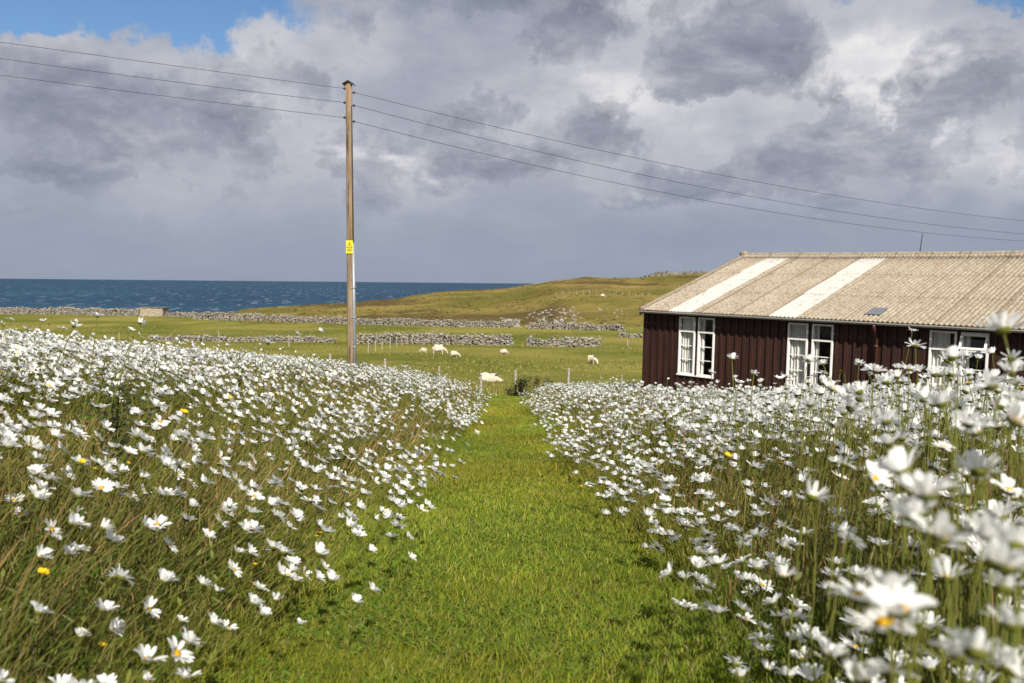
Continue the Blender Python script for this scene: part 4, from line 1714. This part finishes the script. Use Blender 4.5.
def scatter(side):
    """positions of the self-sown daisies of one bed"""
    dens = 260 if side < 0 else 290
    yy0, yy1 = (1.15, 36) if side < 0 else (1.25, 36)
    area = (.70 * (yy1 ** 2 - yy0 ** 2) / 2) + 2.6 * (yy1 - yy0)
    n = int(dens * area)
    y = np.sqrt(rng.uniform(yy0 ** 2, yy1 ** 2, n))
    u = rng.random(n) * (.70 * y + 2.6)
    x = -u if side < 0 else u
    k = bed_mask(x + (-.14 if side < 0 else .10), y, side)
    edge = np.maximum(0, (path_left(y) - x) if side < 0 else (x - path_right(y)))
    cl = fbm(x * .75, y * .55, 4, 111 + side) * (.45 + .40 * sstep(6, 12, y)) + .62 - .10 * sstep(6, 12, y) + rng.normal(0, .22, n)
    k &= cl > .38
    if side < 0:     # the grassy near edge carries fewer flowers than the back of the bed
        thin = .42 + .58 * sstep(.1, 1.2, edge) * sstep(1.5, 3.2, y)
        thin = thin * (.38 + .62 * sstep(2.1, 3.3, y))
    else:
        thin = (.50 + .50 * sstep(.1, .8, edge)) * (1 - .25 * sstep(5, 10, y))
    thin = np.minimum(1, thin * (1.6 - .6 * sstep(5, 9, y))) * (1 - .62 * sstep(7, 17, y)) * (1 - .40 * sstep(17, 30, y))
    k &= rng.random(n) < thin
    x, y, edge = x[k], y[k], edge[k]
    px, py, dep = project(np.stack([x, y, G(x, y) + .5], 1))
    k = (px > -520) & (px < 1400)
    x, y, edge = x[k], y[k], edge[k]
    n = len(x)
    h = (rng.triangular(.18, .52, .70, n) if side < 0 else rng.triangular(.18, .48, .66, n)) * (.62 + .38 * sstep(0, .9, edge))
    h = np.clip(h, .12, 1.05)
    if side > 0:
        h *= 1 + .55 * (1 - sstep(3.0, 8, y)) * sstep(.15, .9, edge)
    tall = rng.random(n) < (.05 if side < 0 else np.where(y < 9, .14, .05))
    h[tall] *= rng.uniform(1.12, 1.4, tall.sum())
    root = np.stack([x, y, G(x, y)], 1)
    wk = np.where(edge < .5, .85, .5) if side < 0 else np.where(edge < .35, -.45, .12)
    off = WIND[None] * (h * np.clip(rng.normal(wk, .22, n), -.8, 1.2))[:, None] + rng.normal(0, .09, (n, 2)) * h[:, None]
    head = root + np.concatenate([off, (h * (1 - .25 * np.hypot(off[:, 0], off[:, 1]) / h))[:, None]], 1)
    nrm = np.stack([rng.normal(.34 if side < 0 else .10, .26, n), rng.normal(.38, .28, n), rng.uniform(.7, 1.0, n)], 1)
    diam = np.clip(rng.normal(.076, .010, n), .045, .100)
    if side > 0:          # the crowded corner nearest the lens
        R2, H2 = [], []
        while len(H2) < 52:
            px_, py_, Y_ = 790 + 280 * rng.random() ** .7, rng.uniform(385, 700), rng.uniform(1.0, 2.6)
            q = np.array(P(px_, py_, Y_))
            hh = q[2] - float(G(q[0], q[1]))
            if not .22 < hh < 1.0 or q[0] < float(path_right(np.array(Y_))) - .25:
                continue
            ro = q - np.array([rng.normal(.02, .10), rng.normal(.05, .08), 0]) * hh
            ro[2] = float(G(ro[0], ro[1]))
            R2.append(ro)
            H2.append(q)
        while len(H2) < 100:
            px_, py_, Y_ = 790 + 250 * rng.random() ** .8, rng.uniform(358, 425), rng.uniform(2.0, 4.4)
            q = np.array(P(px_, py_, Y_))
            hh = q[2] - float(G(q[0], q[1]))
            if not .3 < hh < .96:
                continue
            ro = q - np.array([rng.normal(.02, .10), rng.normal(.05, .08), 0]) * hh
            ro[2] = float(G(ro[0], ro[1]))
            R2.append(ro)
            H2.append(q)
        while len(H2) < 122:
            px_, py_, Y_ = rng.uniform(860, 1050), rng.uniform(470, 700), rng.uniform(.72, 1.15)
            q = np.array(P(px_, py_, Y_))
            hh = q[2] - float(G(q[0], q[1]))
            if not .3 < hh < .96:
                continue
            ro = q - np.array([rng.normal(.02, .08), rng.normal(.05, .06), 0]) * hh
            ro[2] = float(G(ro[0], ro[1]))
            R2.append(ro)
            H2.append(q)
        m_ = len(H2)
        root, head = np.concatenate([root, R2]), np.concatenate([head, H2])
        nrm = np.concatenate([nrm, np.stack([rng.normal(.05, .25, m_), rng.normal(.35, .25, m_), rng.uniform(.7, 1, m_)], 1)])
        diam = np.concatenate([diam, rng.uniform(.060, .082, m_)])
    return root, head, nrm, diam


# heads read off the photograph: (column, row, diameter in pixels, lean right, label)
NAMED = [
    (1003, 330, 46, .10, 'large daisy at the right edge level with the gutter'),
    (1010, 372, 32, .05, 'daisy at the right edge just under the largest skyline daisy'),
    (952, 358, 27, .10, 'daisy standing before the pair of windows at the right'),
    (941, 404, 37, .05, 'full white daisy rising just below the open window'),
    (874, 478, 37, .2, 'daisy tilted to the camera showing its yellow centre'),
    (888, 443, 34, .0, 'wide daisy low in front of the house, right of the downpipe'),
    (887, 590, 62, -.10, 'big blurred daisy with spread petals at the lower right'),
    (985, 535, 58, .12, 'big blurred daisy on a thick stem near the right edge'),
    (945, 578, 50, .0, 'blurred daisy between the two biggest lower right daisies'),
    (1003, 588, 48, .1, 'blurred daisy at the right edge under the thick stemmed one'),
    (1012, 625, 60, .1, 'very close blurred daisy low on the right edge'),
    (958, 655, 56, -.1, 'very close blurred daisy at the bottom right'),
    (1008, 668, 58, .1, 'blurred daisy filling the bottom right corner'),
    (930, 668, 34, -.1, 'blurred half open daisy at the bottom right'),
    (783, 576, 34, -.2, 'daisy with few upright petals on a long bent stem'),
    (670, 573, 25, -.5, 'drooping daisy with swept petals leaning over the path edge'),
    (741, 676, 27, .0, 'daisy at the bottom edge beside the path, left one of two'),
    (789, 676, 30, .0, 'daisy at the bottom edge beside the path, right one of two'),
    (732, 359, 15, .0, 'tall daisy on a lone stem against the brown wall'),
    (754, 374, 11, .05, 'smaller lone daisy against the wall beside a taller one'),
    (823, 364, 12, .0, 'daisy standing before the middle windows'),
    (898, 368, 13, .0, 'daisy against the wall just right of the downpipe'),
    (905, 505, 36, .1, 'blurred daisy mid right above the big spread one'),
    (648, 516, 17, -.2, 'low daisy at the path edge of the right bed'),
    (180, 436, 21, .25, 'tall daisy seen from the side above the left grass'),
    (97, 316, 14, .05, 'lone tall daisy standing highest against the left field'),
    (74, 326, 15, .3, 'daisy on the left skyline next to the tallest one'),
    (140, 323, 13, .2, 'daisy on the left skyline below the stone hut'),
    (268, 343, 15, .15, 'daisy on the skyline between hut and pole'),
    (297, 334, 9, .1, 'small daisy on the skyline just left of the pole'),
    (320, 331, 9, .1, 'small skyline daisy nearest the pole'),
    (77, 524, 28, .4, 'wide daisy low in the left grass'),
    (103, 528, 24, .4, 'daisy touching the wide one low in the left grass'),
    (39, 612, 30, .5, 'blurred daisy blown flat near the left edge'),
    (103, 609, 28, .5, 'blurred daisy blown flat near the bottom left'),
    (80, 636, 22, .4, 'lowest daisy in the dark bottom left grass'),
    (40, 556, 26, .4, 'blurred pale daisy by the left edge above an orange bloom'),
    (181, 621, 16, .4, 'small daisy on a bent stem low in the left grass'),
    (300, 624, 15, .7, 'single daisy hanging over the mown path at lower left'),
    (295, 580, 18, .7, 'daisy nodding over the path edge above a lower one'),
    (217, 591, 17, .5, 'small upright daisy in the left grass near the path'),
    (238, 552, 18, .5, 'daisy leaning toward the path in the left grass'),
    (142, 477, 18, .3, 'upright cup shaped daisy in the middle of the left grass'),
    (372, 590, 19, .5, 'open daisy on a long stem fallen across the path'),
    (374, 627, 10, .3, 'tiny daisy lying in the path grass'),
    (349, 645, 11, .3, 'small pale daisy low in the path grass'),
    (391, 672, 12, .3, 'small daisy near the bottom of the path'),
    (145, 679, 20, .3, 'daisy cut by the bottom edge at the left'),
    (411, 558, 13, .6, 'daisy hanging over the path right of a fallen row'),
    (408, 537, 14, .7, 'last daisy of a row leaning over the path'),
]


def bez(root, head, nrm, r=.0018):
    return stems_np(root[None], head[None], nrm[None], np.array([r]), 9, 6)


HI_MESH = []
for i, (pt, dc, cl) in enumerate(HI):
    HI_MESH.append((mesh_np('petals', pt[0], [pt[1]], M['petal'], smooth=False), mesh_np('disc', dc[0], [dc[1]], M['disc'], smooth=True), mesh_np('calyx', cl[0], [cl[1]], M['calyx'], smooth=True)))


def make_daisy(root, head, nrm, diam, label, group, var, spin):
    e = empty('daisy', tuple(root))
    tag(e, label, 'flower', group)
    far_ = float(np.hypot(root[0], root[1]))
    V, Q = bez(np.zeros(3), head - root, nrm, .0018 + .0004 * max(0, far_ - 1.5))
    parts = [V]
    quads = [Q]
    # a few narrow toothed leaves along the stem
    off = len(V)
    hh = head - root
    for k in range(int(rng.integers(2, 5))):
        t = rng.uniform(.15, .6)
        i = int(t * 9) * 6
        b = V[i]
        a = rng.uniform(0, 6.28)
        l_, w_ = rng.uniform(.02, .045), .006
        d_ = np.array([math.cos(a), math.sin(a), .55])
        s_ = np.array([-math.sin(a), math.cos(a), 0]) * w_
        parts.append(np.array([b - s_ * .4, b + s_ * .4, b + d_ * l_ * .6 + s_, b + d_ * l_ * .6 - s_, b + d_ * l_ + s_ * .2, b + d_ * l_ - s_ * .2]))
        quads.append(np.array([(off, off + 1, off + 2, off + 3), (off + 3, off + 2, off + 4, off + 5)]))
        off += 6
    link('stem', mesh_np('stem', np.concatenate(parts), [np.concatenate(quads)], M['stem'], smooth=True), e)
    R = frames(nrm[None], np.array([spin]))[0]
    mt = Matrix(R.tolist()).to_4x4()
    mt = Matrix.Translation(Vector(hh.tolist())) @ mt @ Matrix.Scale(diam, 4)
    for nm, me in zip(('petals', 'disc', 'calyx'), HI_MESH[var]):
        o = link(nm, me, e)
        o.matrix_local = mt
    return e


def build_daisies():
    taken = []
    for (px, py, dpx, lean, label) in NAMED:
        diam = .066 * (1 + rng.normal(0, .05))
        Y = diam * F / dpx
        if px > 600 and dpx < 40 and py > 560:
            Y = max(Y, 1.55)
        H_ = np.array(P(px, py, Y))
        gz = float(G(H_[0], H_[1]))
        h = H_[2] - gz
        for _ in range(6):          # keep the head off the ground
            if h > .10:
                break
            Y *= .93
            H_ = np.array(P(px, py, Y))
            h = H_[2] - float(G(H_[0], H_[1]))
        diam = dpx * Y / F
        h = max(h, .1)
        rx, ry = H_[0] - lean * h - rng.normal(0, .03), H_[1] - .18 * h
        root = np.array([rx, ry, float(G(rx, ry))])
        tl = .06 if px > 600 else .12
        nrm = np.array([lean * .6 + tl + rng.normal(0, .15), .42 + rng.normal(0, .2), .9])
        if 'yellow centre' in label:
            nrm = np.array([.25, -.45, .75])
        if 'drooping' in label:
            nrm = np.array([-.6, .3, .35])
        make_daisy(root, H_, nrm, diam, label, 'white daisies picked out at the front', int(rng.integers(NVAR // 2, NVAR)), rng.uniform(-.5, .5))
        taken.append(H_)
    taken = np.array(taken)
    rest = 297 - len(NAMED)
    sides = {-1: scatter(-1), 1: scatter(1)}
    allsz = []
    for sd, (root, head, nrm, diam) in sides.items():
        px, py, dep = project(head)
        # leave space round the read-off heads
        tp, tq, td = project(taken)
        near = np.zeros(len(px), bool)
        for a, b, c in zip(tp, tq, td):
            near |= (np.hypot(px - a, py - b) < 13 / max(c, .7) + 4) & (dep < c + .6)
        keep = ~near
        # keep sight lines: nothing self-sown right in front of the lens
        keep &= dep > .7
        root, head, nrm, diam, px, py, dep = [q[keep] for q in (root, head, nrm, diam, px, py, dep)]
        vis = (px > 2) & (px < 1022) & (py > 2) & (py < 681)
        size = np.where(vis, diam / dep, 0)
        sides[sd] = (root, head, nrm, diam, size, px, py, dep)
        allsz.append(size)
    cut = np.sort(np.concatenate(allsz))[-rest]
    for sd, (root, head, nrm, diam, size, px, py, dep) in sides.items():
        word = 'left' if sd < 0 else 'right'
        pickd = size >= cut
        for i in np.where(pickd)[0]:
            if sd < 0:
                if px[i] > 215:
                    lb, gp = 'white daisy leaning toward the mown path from the left bed', 'daisies along the path edge of the left bed'
                elif py[i] < 400:
                    lb, gp = 'white daisy in the crowded top of the left bed', 'daisies in the crowded top of the left bed'
                else:
                    lb, gp = 'white daisy scattered in the tall grass at the left', 'daisies scattered in the tall grass at the left'
            else:
                if px[i] < 760:
                    lb, gp = 'white daisy at the path edge of the right bed', 'daisies along the path edge of the right bed'
                elif py[i] < 440:
                    lb, gp = 'white daisy in the crowd below the house windows', 'daisies in the crowd below the house windows'
                else:
                    lb, gp = 'white daisy in the dense front of the right bed', 'daisies in the dense front of the right bed'
            make_daisy(root[i], head[i], nrm[i], diam[i], lb, gp, int(rng.integers(NVAR)), rng.uniform(-.6, .6))
        # all the others: one object per bed
        Vs, Qs, Ms, off = [], [], [], 0
        r = ~pickd
        petal_on = rng.random(len(root)) > .12
        for tmpl, lo, hi, seg, sides_n in ((HI, 0, 3.2, 6, 5), (MID, 3.2, 9.5, 4, 4), (LOW, 9.5, 99, 3, 3)):
            kk = np.where(r & (dep >= lo) & (dep < hi))[0]
            if not len(kk):
                continue
            var = rng.integers(0, NVAR, len(kk))
            R = frames(nrm[kk], rng.uniform(-.8, .8, len(kk)))
            for v in range(NVAR):
                s = var == v
                if s.sum() < 12:
                    var[s] = (v + 1) % NVAR
                    continue
                if not s.any():
                    continue
                for mi, (tv, tf) in enumerate(tmpl[v]):
                    s = var == v
                    if mi == 0:          # some are buds or spent heads without petals
                        s &= petal_on[kk]
                    V = np.einsum('nij,kj->nki', R[s], tv) * diam[kk][s][:, None, None] * (1.0 if hi < 5 else 1.02 if hi < 50 else 1.08) + head[kk][s][:, None]
                    Q = (tf[None] + (np.arange(s.sum()) * len(tv))[:, None, None]).reshape(-1, 4) + off
                    Vs.append(V.reshape(-1, 3))
                    Qs.append(Q)
                    Ms.append(np.full(len(Q), mi))
                    off += V.shape[0] * V.shape[1]
            V, Q = stems_np(root[kk], head[kk], nrm[kk], np.maximum(.0021, .00042 * dep[kk]), seg, sides_n)
            Vs.append(V)
            Qs.append(Q + off)
            Ms.append(np.full(len(Q), 3))
            off += len(V)
        me = mesh_np('daisies', np.concatenate(Vs), [np.concatenate(Qs)], [M['petal'], M['disc'], M['calyx'], M['stem']], mat_idx=[np.concatenate(Ms)])
        o = link('daisies', me)
        tag(o, f'white carpet of countless daisies filling the {word} flower bed', 'flowers', kind='stuff')
        print(word, 'daisies', len(root), 'individual', int(pickd.sum()))


build_daisies()


# ------------------------------------------------------------------ a few yellow and orange blooms
def yellow_bloom(px, py, dpx, label, diam=.030, lean=.25):
    Y = diam * F / dpx
    H_ = np.array(P(px, py, Y))
    h = max(.12, H_[2] - float(G(H_[0], H_[1])))
    root = np.array([H_[0] - lean * h, H_[1] - .1 * h, 0])
    root[2] = float(G(root[0], root[1]))
    e = empty('buttercup', tuple(root))
    tag(e, label, 'flower', 'small yellow flowers among the daisies')
    nrm = np.array([.3, -.1, .9])
    V, Q = bez(np.zeros(3), H_ - root, nrm)
    link('stem', mesh_np('stem', V, [Q], M['stem'], smooth=True), e)
    pt, dc, cl = head_template(5, 4, 2, .75, .1, 500 + px)
    R = frames(nrm[None], np.array([0.0]))[0]
    mt = Matrix.Translation(Vector((H_ - root).tolist())) @ Matrix(R.tolist()).to_4x4() @ Matrix.Scale(diam, 4)
    for nm, (v, f), mm in (('petals', pt, 'yellow'), ('disc', dc, 'disc')):
        o = link(nm, mesh_np(nm, v, [f], M[mm]), e)
        o.matrix_local = mt


for a in [(82, 462, 9, 'yellow buttercup in the upper left grass'), (184, 412, 8, 'yellow buttercup just right of a tall side-on daisy'), (43, 573, 12, 'orange yellow bloom under a blurred daisy at the left edge'),
          (230, 398, 6, 'tiny yellow bloom in the middle of the left bed'), (728, 456, 11, 'yellow bloom among daisies of the right bed'), (103, 646, 10, 'dull yellow bloom low in the bottom left grass'),
          (581, 487, 5, 'tiny yellow buttercup on the path beside the right bed')]:
    yellow_bloom(*a)
